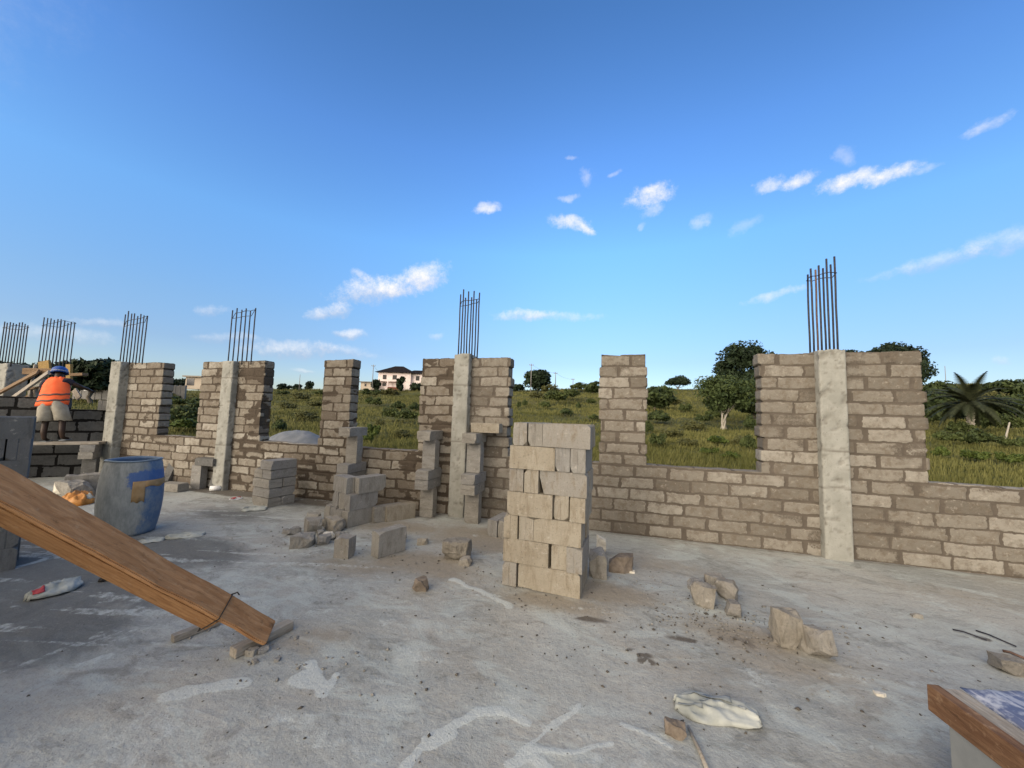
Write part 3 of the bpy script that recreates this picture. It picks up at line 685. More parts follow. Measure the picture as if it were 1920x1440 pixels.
# left-edge stack
GL = 'blocks of the left-edge stack'
q = AtD(30, 1000, 3.3); ex, ey = q[0], q[1]
yw = R(66); ux = np.array([math.cos(yw), math.sin(yw)]); uy = np.array([-math.sin(yw), math.cos(yw)])
edge = np.array(AtD(57, 850, 3.4)[:2])
for k in range(7):
    z = .096+k*.1915; o_ = edge
    if k % 2 == 0:
        for j in range(3):
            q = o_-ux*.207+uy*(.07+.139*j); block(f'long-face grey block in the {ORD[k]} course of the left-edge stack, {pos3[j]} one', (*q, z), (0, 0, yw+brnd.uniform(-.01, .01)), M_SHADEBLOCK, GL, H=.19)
        for j in range(3):
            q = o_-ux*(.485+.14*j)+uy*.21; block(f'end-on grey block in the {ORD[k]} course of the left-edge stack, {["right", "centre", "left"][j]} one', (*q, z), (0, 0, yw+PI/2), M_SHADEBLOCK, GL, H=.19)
    else:
        for j in range(3):
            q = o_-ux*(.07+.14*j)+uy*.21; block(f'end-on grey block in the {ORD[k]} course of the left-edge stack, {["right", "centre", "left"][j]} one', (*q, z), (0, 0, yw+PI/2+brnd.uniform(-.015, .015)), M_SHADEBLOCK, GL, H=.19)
        for j in range(3):
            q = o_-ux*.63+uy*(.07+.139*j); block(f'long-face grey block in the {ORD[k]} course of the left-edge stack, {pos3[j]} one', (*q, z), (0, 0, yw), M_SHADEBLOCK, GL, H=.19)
# plank the worker stands on, and its block support
A = AtD(30, 838, 6.75); B = AtD(214, 829, 7.62)
zp = .70
A = np.array([KX, KY])-LD_*2.4+LN*.33; B = np.array([KX, KY])+LD_*.1+LN*.45
board('grey scaffold plank along the dark wall under the worker', (*A, zp-.02), (*B, zp), .32, .045, M_OLDWOOD, name='scaffold_plank', cat='plank')
q = np.array([KX, KY])-LD_*.05+LN*.46
GS = 'blocks under the scaffold plank'
aw = math.atan2(.692, .722)
block('upright grey block at the foot of the scaffold plank support', (q[0], q[1], .2), (0, PI/2, aw), M_DARKBLOCK, GS)
block('lower flat block under the right end of the scaffold plank', (q[0], q[1], .475), (PI/2, 0, aw+PI/2), M_GREY, GS)
block('upper flat block touching the right end of the scaffold plank', (q[0], q[1], .608), (PI/2, 0, aw+PI/2+.05), M_GREY, GS)
q = np.array([KX, KY])-LD_*2.2+LN*.36
for k in range(5): block(f'flat block in the pile under the left end of the scaffold plank, {ORD[k]} one', (q[0], q[1], .0675+k*.118), (PI/2, 0, aw+PI/2), M_DARKBLOCK, GS, T=.117)
q = np.array([KX, KY])-LD_*.16+LN*-.1
block('single pale block standing on top of the dark wall beside the corner column', (q[0], q[1], LCH*6+.1), (0, 0, aw+PI/2+.3), M_GREY)

# ------------------------------------------------------------------ broken chunks
def chunk_mesh(seed, sx, sy, sz, cuts=7):
    rnd = random.Random(seed); bm = bmesh.new(); bmesh.ops.create_cube(bm, size=1)
    for v in bm.verts: v.co = Vector((v.co.x*sx, v.co.y*sy, v.co.z*sz))
    for k in range(cuts):
        n = Vector((rnd.gauss(0, 1), rnd.gauss(0, 1), rnd.gauss(0, 1)*.8+.15)).normalized()
        ext = abs(n.x)*sx/2+abs(n.y)*sy/2+abs(n.z)*sz/2
        bmesh.ops.bisect_plane(bm, geom=bm.verts[:]+bm.edges[:]+bm.faces[:], plane_co=n*ext*rnd.uniform(.58, .8), plane_no=n, clear_outer=True)
        bmesh.ops.holes_fill(bm, edges=[e for e in bm.edges if e.is_boundary])
    bmesh.ops.triangulate(bm, faces=bm.faces[:])
    bmesh.ops.subdivide_edges(bm, edges=bm.edges[:], cuts=4, use_grid_fill=True)
    P = np.array([v.co[:] for v in bm.verts]); m = min(sx, sy, sz)
    if len(P):
        d = (fbm(P/m, 2.6, seed, 5)-.5)*m*.30
        bm.normal_update()
        for v, dd in zip(bm.verts, d): v.co += v.normal*dd
        z0 = min(v.co.z for v in bm.verts)
        for v in bm.verts: v.co.z -= z0
    return mesh_bm('chunk', bm)
def chunk(label, loc, size, seed, mat=None, group=None, rz=0, tilt=0, name='concrete_chunk', cat='rubble', cuts=7, sink=.01):
    me = chunk_mesh(seed, *size, cuts=cuts)
    o = link(name, me, mat or M_TAN); o.location = (loc[0], loc[1], loc[2]-sink if len(loc) > 2 else -sink); o.rotation_euler = (tilt, 0, rz)
    return tag(o, label, cat, group)
q = G(850, 1052); chunk('blunt broken block lump on the floor between the props and the tall stack', (q[0], q[1]+.09), (.25, .19, .18), 4, M_BROK)
q = G(866, 1058); chunk('small flat fragment against the blunt broken lump', (q[0]+.03, q[1]+.02), (.14, .1, .07), 5)
q = G(783, 1111); chunk('rounded brown lump alone on the floor left of the tall stack', (q[0], q[1]+.05), (.13, .12, .1), 6, M_STONE, cuts=12)
q = G(1121, 1085); chunk('grey split fragment standing against the right side of the tall stack', (q[0], q[1]+.08), (.16, .18, .24), 7, M_GREY, tilt=.15)
q = G(1126, 1048); chunk('chalky white lump behind the split fragment by the tall stack', (q[0], q[1]+.16), (.10, .09, .22), 8, M_CHALK, cuts=12)
q = G(1164, 1077); chunk('brown squarish fragment right of the split one beside the tall stack', (q[0], q[1]+.09), (.22, .16, .15), 9, M_STONE, cuts=5)
q = G(1186, 1076); chunk('tiny white chip beside the brown squarish fragment', (q[0], q[1]+.02), (.07, .05, .03), 10, M_CHALK)
q = G(1325, 1142); chunk('largest round lump of the broken cluster right of the tall stack', (q[0], q[1]+.09), (.19, .16, .16), 11, M_BROK, cuts=9)
q = G(1362, 1128); chunk('slanting wedge behind the largest lump of the broken cluster', (q[0]+.02, q[1]+.08), (.18, .11, .14), 12, M_BROK, rz=-.6)
q = G(1379, 1158); chunk('smallest front stone of the broken cluster', (q[0], q[1]+.05), (.11, .10, .10), 13, M_BROK, cuts=9)
q = G(1308, 1108); chunk('flat fragment at the back left of the broken cluster', (q[0], q[1]+.03), (.15, .12, .08), 14, M_GREY)
q = G(1345, 1102); chunk('flat fragment at the back right of the broken cluster', (q[0], q[1]+.05), (.18, .12, .09), 15, M_TAN)
q = G(1484, 1220); chunk('tall broken half block, left one of the two lumps in the right foreground', (q[0], q[1]+.09), (.15, .14, .22), 16, M_BROK, rz=.2, cuts=6)
q = G(1545, 1250); chunk('jagged split block leaning away, right one of the two lumps in the foreground', (q[0]+.02, q[1]+.12), (.11, .19, .17), 17, M_BROKG, rz=.35, tilt=-.25, cuts=6)
q = G(1652, 1306); chunk('small white stone chip alone on the right floor', (q[0], q[1]+.01), (.05, .035, .025), 18, M_CHALK)
q = G(1268, 1389); chunk('dark brown stone by the crumpled sack in the foreground', (q[0], q[1]+.04), (.088, .075, .06), 19, M_STONE, cuts=12, name='stone', cat='stone')
q = G(1902, 1268); chunk('grey broken lump near the right edge of the floor', (q[0]+.02, q[1]+.05), (.15, .10, .09), 20, M_BROKG)
q = G(1722, 1160); chunk('little dark stone on the floor near the right wall', (q[0], q[1]+.02), (.06, .05, .04), 21, M_GREY, name='stone', cat='stone')
GR = 'broken pieces in the rubble pile by the stepped stack'
rr_ = random.Random(5)
for k, (px, py, s, lb) in enumerate([(558, 1028, .22, 'flat topped grey fragment at the front left of the rubble pile'), (600, 1022, .16, 'small fragment at the front middle of the rubble pile'), (545, 1003, .15, 'dark sliver at the far left of the rubble pile'), (577, 1000, .25, 'grey lump in the middle of the rubble pile'), (582, 978, .2, 'dark rounded fragment at the back of the rubble pile'), (620, 995, .30, 'long pale slab piece on top of the rubble pile'),
                          (612, 1013, .13, 'whitish stone at the right of the rubble pile'), (597, 1006, .11, 'tiny stone in the centre of the rubble pile'), (632, 1012, .15, 'small square fragment right of the rubble pile'), (604, 985, .12, 'brown chip under the long slab piece'), (735, 1020, .2, 'low flat fragment right of the single standing block'), (790, 1022, .12, 'small triangular chip on the dusty floor left of the blunt lump'),
                          (533, 1000, .08, 'tiny chip just outside the left of the rubble pile'), (750, 1010, .1, 'small chip behind the low flat fragment')]):
    q = G(px, py); chunk(lb, (q[0], q[1]+s*.3), (s, s*rr_.uniform(.6, .8), s*rr_.uniform(.45, .65)), 40+k, M_CHALK if k == 6 else (M_TAN if k in (5, 9, 11) else M_GREY), GR if k < 10 else None, rz=rr_.uniform(-1, 1))
GB = 'pieces heaped behind the barrel'
for k, (px, py, s, m, lb) in enumerate([(122, 935, .42, M_GREY, 'pale round lump in the heap left of the barrel'), (150, 925, .5, M_GREY, 'broad grey fragment at the back of the heap left of the barrel'), (168, 922, .45, M_TAN, 'light fragment touching the barrel in the heap behind it'), (104, 928, .3, M_CHALK, 'white flake at the left of the heap behind the beam')]):
    q = G(px, py); chunk(lb, (q[0], q[1]+.1), (s, s*.7, s*.6), 70+k, m, GB, rz=k)

# ------------------------------------------------------------------ blue barrel
q = G(237, 1008); B0 = tuple(float(v) for v in (q*(1+.245/np.linalg.norm(q[:2])))[:2])
bar = empty('barrel', (*B0, 0), 'cement stained blue plastic barrel with its top cut off and a peeled tan label', 'barrel')
def mk_barrel():
    t = NT('barrel_plastic'); o = t.obj()
    grey = t.mix(t.ramp(t.noise(t.map(o, (6, 6, 2)), 3, 6, .7), .3, .7), rgb(.20, .215, .21), rgb(.33, .34, .325))
    blue = t.mix(t.noise(o, 6, 4), rgb(.07, .125, .23), rgb(.12, .19, .30))
    n = t.noise(t.map(o, (4, 4, 2.2)), 3, 6, .7)
    m = t.ramp(t.math('ADD', t.attr('blue'), t.math('MULTIPLY', t.math('SUBTRACT', n, .5), 1.1)), .42, .66)
    col = t.mix(m, grey, t.mix(t.ramp(t.noise(o, 9, 5, .7), .35, .75), blue, rgb(.20, .245, .285)))
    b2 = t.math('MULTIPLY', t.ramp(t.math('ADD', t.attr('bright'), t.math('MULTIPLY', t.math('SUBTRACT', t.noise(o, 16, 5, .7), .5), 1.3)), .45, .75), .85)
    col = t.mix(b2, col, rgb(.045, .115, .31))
    dr = t.ramp(t.noise(t.map(o, (30, 30, 2.2)), 2, 4, .7), .55, .8)
    col = t.mix(t.math('MULTIPLY', dr, .4), col, rgb(.42, .43, .41))
    t.bump(t.noise(o, 50, 4, .7), .35, .005)
    return t.fin(col, .62, .3)
M_BARREL = mk_barrel()
def brad(z): return .235+.048*math.sin(PI*min(1, max(0, z/.84)))**.8
def bar_dir(px): # angle on the barrel seen at this pixel column
    d = ray(px, 930); d = d[:2]/np.linalg.norm(d[:2]); toc = np.array(B0); L = np.linalg.norm(toc)
    b = -d @ toc; disc = b*b-(L*L-.27**2); s = -b-math.sqrt(max(0, disc)); h = d*s-toc; return math.atan2(h[1], h[0])
n = 96; prof = [(brad(z), z) for z in np.linspace(.004, .83, 28)]; prof = [(0.001, .004)]+prof+[(.236, .842), (.226, .842), (.222, .82)]+[(brad(z)-.008, z) for z in np.linspace(.78, .02, 12)]+[(.001, .02)]
V = []; 
for r, z in prof:
    for k in range(n): V.append((r*math.cos(2*PI*k/n), r*math.sin(2*PI*k/n), z))
V = np.array(V); m_ = len(prof)
Fq = np.array([(i*n+k, i*n+(k+1) % n, (i+1)*n+(k+1) % n, (i+1)*n+k) for i in range(m_-1) for k in range(n)])
ang = np.arctan2(V[:, 1], V[:, 0]); a0, a1 = bar_dir(225), bar_dir(292)
def adiff(a, b): return (a-b+PI) % (2*PI)-PI
tt = adiff(ang, a0)/adiff(a1, a0)
blue = sst(-.1, 1.1, tt)*.62+sst(.65, .8, V[:, 2])*.0+.12
inside = np.arange(len(V)) >= n*30
blue[inside] = 1.
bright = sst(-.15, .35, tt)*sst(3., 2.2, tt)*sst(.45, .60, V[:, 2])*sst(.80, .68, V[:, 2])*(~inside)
link('drum_body', mesh_np('drum_body', V, Fq, {'blue': blue, 'bright': bright}, True), M_BARREL, bar)
bm = bmesh.new(); bm_tube(bm, [(.241*math.cos(a), .241*math.sin(a), .838+.004*math.sin(a*3)) for a in np.linspace(0, 2*PI, 64)], .009, 8, False)
link('rim', mesh_bm('rim', bm, True), mk_simple('barrel_rim', rgb(.14, .20, .27), rgb(.28, .33, .36), 9, .6), bar)
# L-shaped label
bm = bmesh.new(); la, lb = bar_dir(252), bar_dir(291); lw_ = adiff(lb, la)
def lab(u, z): a = la+lw_*u; r = brad(z)+.003; return (r*math.cos(a), r*math.sin(a), z)
for (u0_, u1_, z0_, z1_) in ((-.12, .40, .385, .615), (.40, 2.0, .54, .615)):
    N_ = 8
    g = [[bm.verts.new(lab(u0_+(u1_-u0_)*i/N_, z0_+(z1_-z0_)*j/3+.012*math.sin(i*1.3+j)*(j == 0))) for j in range(4)] for i in range(N_+1)]
    for i in range(N_):
        for j in range(3): bm.faces.new((g[i][j], g[i+1][j], g[i+1][j+1], g[i][j+1]))
bmesh.ops.remove_doubles(bm, verts=bm.verts, dist=.001)
lbm = mesh_bm('label_patch', bm, True); lo = link('label_patch', lbm, mk_simple('tan_label', rgb(.31, .195, .085), rgb(.39, .26, .13), 12, .7), bar)
sm_ = lo.modifiers.new('thick', 'SOLIDIFY'); sm_.thickness = .002; sm_.offset = 1

# ------------------------------------------------------------------ timber brace in the foreground
def cam2w(lat, dep, z): x, y = LD(lat, dep); return np.array([x, y, z])
E0 = G(500, 1208, .045)
d0 = 1.66; X0 = EYE+ray(0, 942)*(d0/1.0)
axis = unit(E0-X0)
def brace_piece(name, parent, mat, P0, P1, U, V_, seed, wob=.004, bev=.006):
    """box from P0 to P1 (shared ridge edge) spanned by U and V_"""
    nL = 40; P0 = np.array(P0); P1 = np.array(P1); V = []; Fq = []
    cs = [(0, 0), (.5, 0), (1, 0), (1, .5), (1, 1), (.5, 1), (0, 1), (0, .5)]
    x = unit(P1-P0); L = np.linalg.norm(P1-P0); org = (P0+P1)/2
    for i in range(nL+1):
        for a, b in cs: V.append((P0+(P1-P0)*i/nL)+U*a+V_*b)
    V = np.array(V); d = (np.stack([fbm(V, 5, seed+k, 4) for k in range(3)], 1)-.5)*wob*2; V = V+d
    k = len(cs)
    for i in range(nL):
        for j in range(k): Fq.append((i*k+j, i*k+(j+1) % k, (i+1)*k+(j+1) % k, (i+1)*k+j))
    for base in (0, nL*k):
        q = [base+j for j in range(k)]
        Fq.append((q[0], q[1], q[5], q[6])); Fq.append((q[0], q[6], q[7], q[7])) if False else None
    Fq = [f for f in Fq if f]
    # local frame: x along the timber
    y = unit(U); z = np.cross(x, y); z = unit(z); y = np.cross(z, x)
    Mx = np.stack([x, y, z], 1); loc = (V-org) @ Mx
    bm = bmesh.new(); vs = [bm.verts.new(p) for p in loc]
    for i in range(nL):
        for j in range(k): bm.faces.new((vs[i*k+j], vs[i*k+(j+1) % k], vs[(i+1)*k+(j+1) % k], vs[(i+1)*k+j]))
    bm.faces.new([vs[j] for j in range(k)][::-1]); bm.faces.new([vs[nL*k+j] for j in range(k)])
    bmesh.ops.recalc_face_normals(bm, faces=bm.faces)
    ed = [e for e in bm.edges if e.calc_face_angle(0) > R(50)]
    bmesh.ops.bevel(bm, geom=ed, offset=bev, segments=2, affect='EDGES')
    o = link(name, mesh_bm(name, bm), mat, parent)
    m = Matrix(Mx.tolist()).to_4x4(); m.translation = Vector(org); o.matrix_world = m
    return o
mid = (E0+X0)/2; vw = unit(mid-EYE)
s_ = unit(np.cross(axis, vw)); 
if s_[2] < 0: s_ = -s_
w_ = unit(np.cross(axis, s_)); 
if w_ @ vw < 0: w_ = -w_
aa = R(33)
Uv = s_*math.cos(aa)+w_*math.sin(aa); Vv = -s_*math.sin(aa)+w_*math.cos(aa)
brace = empty('timber_brace', tuple(E0), 'two orange brown timbers wired together, sloping down to the slab in the foreground', 'timber')
bpy.context.view_layer.update()
def par(o): 
    mw = o.matrix_world.copy(); o.parent = brace; o.matrix_parent_inverse = Matrix.Translation(Vector(E0)).inverted(); o.matrix_world = mw; return o
top0 = X0-axis*.75
par(brace_piece('long_timber', None, M_WOODR, top0, E0, Uv*.145, Vv*.03, 1, wob=.010))
# short timber fixed against the underside; its lower end shows
t_end = X0+axis*(np.linalg.norm(E0-X0)*.785)
par(brace_piece('short_timber', None, M_WOOD, top0+Vv*.033+Uv*.004, t_end+Vv*.033+Uv*.004, Vv*.112, Uv*.10, 2, wob=.002))
# tie wire round both near the end of the short timber
tw = X0+axis*(np.linalg.norm(E0-X0)*.765)
bm = bmesh.new(); lp_ = [Uv*.150+Vv*-.007, Uv*.08+Vv*-.01, Uv*-.006+Vv*-.008, Uv*-.009+Vv*.08, Uv*-.006+Vv*.152, Uv*.150+Vv*.152, Uv*.150-Vv*.007]
bm_tube(bm, [tw+p for p in lp_], .004, 6)
bm_tube(bm, [tw+Uv*.148-Vv*.006, tw+Uv*.160-Vv*.02+axis*.015, tw+Uv*.155-Vv*.016+axis*.035], .004, 6)
o = link('tie_wire', mesh_bm('tie_wire', bm, True), M_BLACK); par(o)
A = G(326, 1196, .025); B = G(404, 1166, .025); A = A+(A-B)*.04
board('thin cement caked stick on the slab under the end of the short timber', A, B+(B-A)*.1, .05, .042, M_OLDWOOD, name='wood_stick', cat='stick')
A = G(436, 1224, .03); B = G(545, 1170, .03)
board('thick cement caked wood wedge under the foot of the long timber', A, B, .07, .055, M_OLDWOOD, name='wood_wedge', cat='wedge')
for k, (px, py, s) in enumerate([(472, 1226, .07), (493, 1222, .055), (520, 1238, .035), (478, 1242, .04)]):
    q = G(px, py); chunk(['grey mortar crumb beside the wood wedge, the biggest', 'grey mortar crumb under the foot of the long timber', 'pale mortar crumb right of the timber foot', 'flat mortar crumb in front of the wood wedge'][k], q[:2], (s, s*.8, s*.6), 90+k, M_GREY, 'mortar crumbs at the timber foot', rz=k, name='mortar_crumb', cat='mortar crumb')
# trestle outside the frame that carries the upper end
sp = top0-Uv*.02
for k in range(7): block(f'grey block in the pile carrying the upper end of the timber brace, {ORD[k]} one', (sp[0]-.12, sp[1]-.05, .1+k*.2), (0, 0, .4*(k % 2)), M_GREY, 'blocks under the upper end of the timber brace')

# ------------------------------------------------------------------ crumpled sacks and litter
def sack(label, A, B, w_, h, seed, mats, name='crumpled_sack', cat='sack', lining=None, group=None, fold=1., rect=0):
    """crumpled paper sack lying from A to B"""
    A = np.array(A[:2]); B = np.array(B[:2]); L = np.linalg.norm(B-A); x = (B-A)/L; c = (A+B)/2
    root = empty(name, (c[0], c[1], 0), label, cat, group, math.atan2(x[1], x[0]))
    nx, ny = 46, 20
    u, v = np.meshgrid(np.linspace(-1, 1, nx), np.linspace(-1, 1, ny), indexing='ij'); u = u.ravel(); v = v.ravel()
    P = np.stack([u*1.0+v*.35, v*1.9-u*.3, u*0+seed], 1)
    wid = w_*.5*np.sqrt(np.clip(1-(.80-.6*rect)*np.abs(u)**2.6, .05, 1))*(.8+.4*vn(P, 1.2, seed))
    ridge = (1-np.abs(2*vn(P, 1.7, seed+1)-1)); ridge2 = (1-np.abs(2*vn(P, 3.6, seed+2)-1))
    z = h*(.25+.75*np.clip(1-v*v*.9, 0, 1)*(.55+.45*np.clip(1-u*u, 0, 1)))*(.45+.65*ridge*fold)+h*.22*(ridge2-.5)*fold
    z = np.maximum(z, .006+.004*ridge2); edge_ = np.maximum(np.abs(v), np.abs(u)) > .97
    z[edge_] = .004+.03*h/.05*np.maximum(0, vn(P, 2., seed+5)-.5)[edge_]
    X = u*L/2+.02*(vn(P, 2.4, seed+3)-.5); Y = v*wid+.03*(vn(P, 2.1, seed+4)-.5)+.06*L*(u*u-.4)*((seed % 3)-1)
    I = np.arange(nx*ny).reshape(nx, ny)
    q = np.stack([I[:-1, :-1], I[1:, :-1], I[1:, 1:], I[:-1, 1:]], -1).reshape(-1, 4)
    o = link('sack_skin', mesh_np('sack_skin', np.stack([X, Y, z], 1), q), mats, root)
    md = o.modifiers.new('t', 'SOLIDIFY'); md.thickness = .0025; md.offset = -1
    if lining is not None:
        for mt, (ua, ub, va, vb) in lining:
            sel = ((u > ua) & (u < ub) & (v > va) & (v < vb)).reshape(nx, ny)
            qq = q.reshape(nx-1, ny-1, 4); s4 = sel[:-1, :-1] & sel[1:, :-1] & sel[1:, 1:] & sel[:-1, 1:]
            Vq = np.stack([X, Y, z+.0045], 1); f = qq[s4]
            if len(f):
                us, inv = np.unique(f, return_inverse=True)
                l = link('torn_fold', mesh_np('torn_fold', Vq[us], inv.reshape(-1, 4)), mt, root)
                md = l.modifiers.new('t', 'SOLIDIFY'); md.thickness = .002; md.offset = 1
    return root
sack('pale crumpled cement sack with a dark fold lying in the right foreground', G(1264, 1318), G(1424, 1352), .19, .038, 3, M_PAPER, fold=1.7, lining=[(M_PAPERG, (-.78, .45, .12, .52)), (M_PAPERG, (-.95, -.3, -.62, -.4)), (M_PAPERG, (-.35, -.18, -.25, .0)), (M_PAPERG, (.30, .70, -.2, .02))])
sack('twisted pale sack with a reddish end on the shaded floor at the left', G(50, 1128), G(152, 1096), .17, .07, 5, M_PAPER, lining=[(M_PINK, (-.9, -.5, -.6, 0.))], fold=1.3)
sack('flat pale paper scrap in front of the barrel', G(255, 1018), G(308, 1012), .14, .03, 7, M_PAPER, name='paper_scrap', cat='paper scrap')
sack('longer white paper scrap right of the barrel foot', G(310, 1010), G(384, 1003), .2, .045, 8, M_PAPER, name='paper_scrap', cat='paper scrap')
sack('pale crushed sack at the foot of the flat-laid stack', G(455, 957), G(500, 955), .2, .05, 9, M_PAPER, lining=[(M_PAPERG, (-.9, -.5, -.6, .6))])
sack('small red and white wrapper on the floor left of the flat-laid stack', G(431, 938), G(453, 934), .12, .03, 10, M_WHITE, name='wrapper', cat='wrapper', lining=[(M_PINK, (-.8, -.1, -.8, .8)), (M_PINK, (.3, .8, -.5, .3))])
sack('orange plastic sheet bunched behind the barrel', G(118, 948), G(172, 940), .45, .17, 11, M_ORANGE, name='plastic_sheet', cat='plastic sheet', lining=[(M_PAPER, (.1, .9, -.9, -.4))])
sack('black rag on the floor under the timber brace', G(188, 1090), G(222, 1086), .07, .04, 12, M_BLACK, name='rag', cat='rag')
bm = bmesh.new(); A = G(394, 916, .04); B = G(419, 915, .04); bm_tube(bm, [A, A+(B-A)*.75, A+(B-A)*.8, B], [.045, .045, .02, .018], 14)
tag(link('plastic_bottle', mesh_bm('plastic_bottle', bm, True), M_WHITE), 'white plastic bottle lying at the foot of the second column', 'bottle')
bm = bmesh.new(); A = G(1290, 1362, .012); B = G(1330, 1452, .012); bm_tube(bm, [A, A*.5+B*.5+np.array([.004, 0, 0]), B], [.007, .009, .010], 8)
tag(link('wood_stick', mesh_bm('wood_stick', bm, True), M_OLDWOOD), 'thin straight grey stick lying below the crumpled sack in the foreground', 'stick')
for k, (a, b, lb) in enumerate([((1786, 1180), (1850, 1200), 'dark bent wire offcut nearest the wall at the right edge'), ((1830, 1182), (1905, 1212), 'second dark wire offcut at the right edge'), ((1868, 1226), (1918, 1250), 'rusty bar offcut beside the lump at the right edge'), ((1880, 1220), (1925, 1236), 'thin bar offcut leaning across the right edge lump')]):
    A = G(*a, .01); B = G(*b, .015); bm = bmesh.new(); bm_tube(bm, [A, A*.6+B*.4+np.array([0, .015, .004]), B], .005 if k < 2 else .008, 6)
    tag(link('bar_offcut', mesh_bm('bar_offcut', bm, True), M_REBAR if k < 2 else M_REBARR), lb, 'bar offcut', 'bar offcuts on the floor')

# ------------------------------------------------------------------ plank-edged mortar box in the lower right corner
zt = .44
Pa = G(1737, 1282, zt+.0); Pb = G(1925, 1418, zt)
ex_ = unit((Pb-Pa)*np.array([1, 1, 0])); ey_ = np.array([-ex_[1], ex_[0], 0])
if ey_ @ RT < 0: ey_ = -ey_
Lb = np.linalg.norm(Pb-Pa)+.5
box = empty('mortar_box', tuple(Pa*np.array([1, 1, 0])), 'grey box edged with a worn orange plank at the lower right corner', 'box')
def bx_part(name, mat, a0, a1, b0, b1, z0, z1, bev=.004):
    bm = bmesh.new(); bm_box(bm, (0, 0, 0), (a1-a0, b1-b0, z1-z0), bev=bev)
    P = np.array([v.co[:] for v in bm.verts]); d = (fbm(P+a0, 9, 3, 3)-.5)*.006
    for v, dd in zip(bm.verts, d): v.co.z += dd
    o = link(name, mesh_bm(name, bm), mat, box)
    yaw = math.atan2(ex_[1], ex_[0]); o.rotation_euler = (0, 0, yaw)
    fl = 1 if (np.cross(ex_, ey_)[2] > 0) else -1
    o.location = tuple(ex_*(a0+a1)/2+ey_*(b0+b1)/2+np.array([0, 0, (z0+z1)/2]))
    return o
M_SHEET = mk_simple('box_sheet', rgb(.17, .18, .18), rgb(.23, .24, .235), 5, .7, .2)
bx_part('edge_plank', M_WOODRED, 0, Lb, 0, .045, zt-.10, zt)
bx_part('cement_crust', M_OLDWOOD, .01, Lb, .0455, .12, zt-.05, zt-.004)
bx_part('side_panel', M_SHEET, .07, Lb, .012, .05, .0, zt-.1005, .002)
bx_part('end_panel', M_SHEET, .07, .10, .05, .7, .0, zt-.06, .002)
bx_part('tray', M_SHEET, .03, Lb, .12, .72, zt-.06, zt-.02, .003)
bx_part('far_plank', M_OLDWOOD, .03, Lb, .72, .76, zt-.1, zt+.005)
# dark gouge on the side panel
bm = bmesh.new()
for k, (a, z, l, t) in enumerate([(.15, .2, .16, .03), (.19, .17, .22, .02), (.22, .135, .2, .018), (.27, .21, .12, .014)]):
    bm_tube(bm, [(a, 0, z), (a+l*.4, -.004, z-.01), (a+l, 0, z-.035)], [t*.3, t*.5, t*.15], 8)
o = link('dark_marks', mesh_bm('dark_marks', bm, True), M_BLACK, box); o.rotation_euler = (0, 0, math.atan2(ex_[1], ex_[0])); o.location = tuple(ey_*.010)
def mk_bag():
    t = NT('printed_bag'); o = t.obj()
    n = t.ramp(t.noise(o, 13, 4, .7), .42, .6)
    col = t.mix(n, rgb(.10, .12, .20), rgb(.38, .40, .45)); n2 = t.ramp(t.noise(t.map(o, (1, 5, 1)), 9, 3), .5, .62)
    col = t.mix(t.math('MULTIPLY', n2, .6), col, rgb(.45, .46, .5)); t.bump(t.noise(o, 18, 4), .5, .01)
    return t.fin(col, .45, .4)
ca = Pa-ex_*.02+ey_*.44; cb = Pa+ex_*.95+ey_*.44
bg = sack('blue grey printed bag lying on the box in the lower right corner', ca, cb, .60, .06, 15, mk_bag(), name='printed_bag', cat='bag', fold=.6, rect=1)
bg.location.z = zt-.022

# ------------------------------------------------------------------ worker
def skin_mesh(name, pts, edges, root=0, sub=2):
    me = bpy.data.meshes.new(name+'_k'); me.from_pydata([p[0] for p in pts], edges, []); o = bpy.data.objects.new(name+'_k', me); C.objects.link(o)
    md = o.modifiers.new('s', 'SKIN'); md.use_smooth_shade = True
    for i, v in enumerate(me.skin_vertices[0].data):
        r = pts[i][1]; v.radius = r if isinstance(r, tuple) else (r, r); v.use_root = (i == root)
    ss = o.modifiers.new('d', 'SUBSURF'); ss.levels = sub; ss.render_levels = sub
    dg = bpy.context.evaluated_depsgraph_get(); m2 = bpy.data.meshes.new_from_object(o.evaluated_get(dg)); m2.name = name
    bpy.data.objects.remove(o); bpy.data.meshes.remove(me)
    m2.materials.clear(); m2.polygons.foreach_set('use_smooth', np.ones(len(m2.polygons), bool))
    return m2
fp = np.array([KX, KY])-LD_*.64+LN*.30
PX = empty('person', (fp[0], fp[1], zp+.024), 'worker in orange vest, beige shorts and blue helmet standing on a plank, back turned', 'person', None, rz=math.atan2(.692, .722))
K = [((0, 0, .86), .11), ((0, .05, 1.02), .11), ((0, .12, 1.2), .125), ((0, .18, 1.33), .11), ((0, .22, 1.41), .06), ((0, .27, 1.49), (.078, .09)), ((0, .30, 1.58), (.075, .088)),
     ((-.1, 0, .82), .095), ((-.13, .03, .45), .058), ((-.14, -.03, .22), .055), ((-.14, -.02, .07), .04), ((-.15, .1, .035), .035), ((-.155, .17, .03), .025),
     ((.1, 0, .82), .095), ((.13, .03, .45), .058), ((.14, -.03, .22), .055), ((.14, -.02, .07), .04), ((.155, .1, .035), .035), ((.16, .17, .03), .025),
     ((-.17, .18, 1.34), .06), ((-.29, .22, 1.12), .045), ((-.26, .44, 1.05), .035), ((-.25, .50, 1.03), (.042, .02)),
     ((.17, .18, 1.34), .06), ((.33, .24, 1.22), .045), ((.40, .44, 1.15), .035), ((.42, .52, 1.12), (.042, .02))]
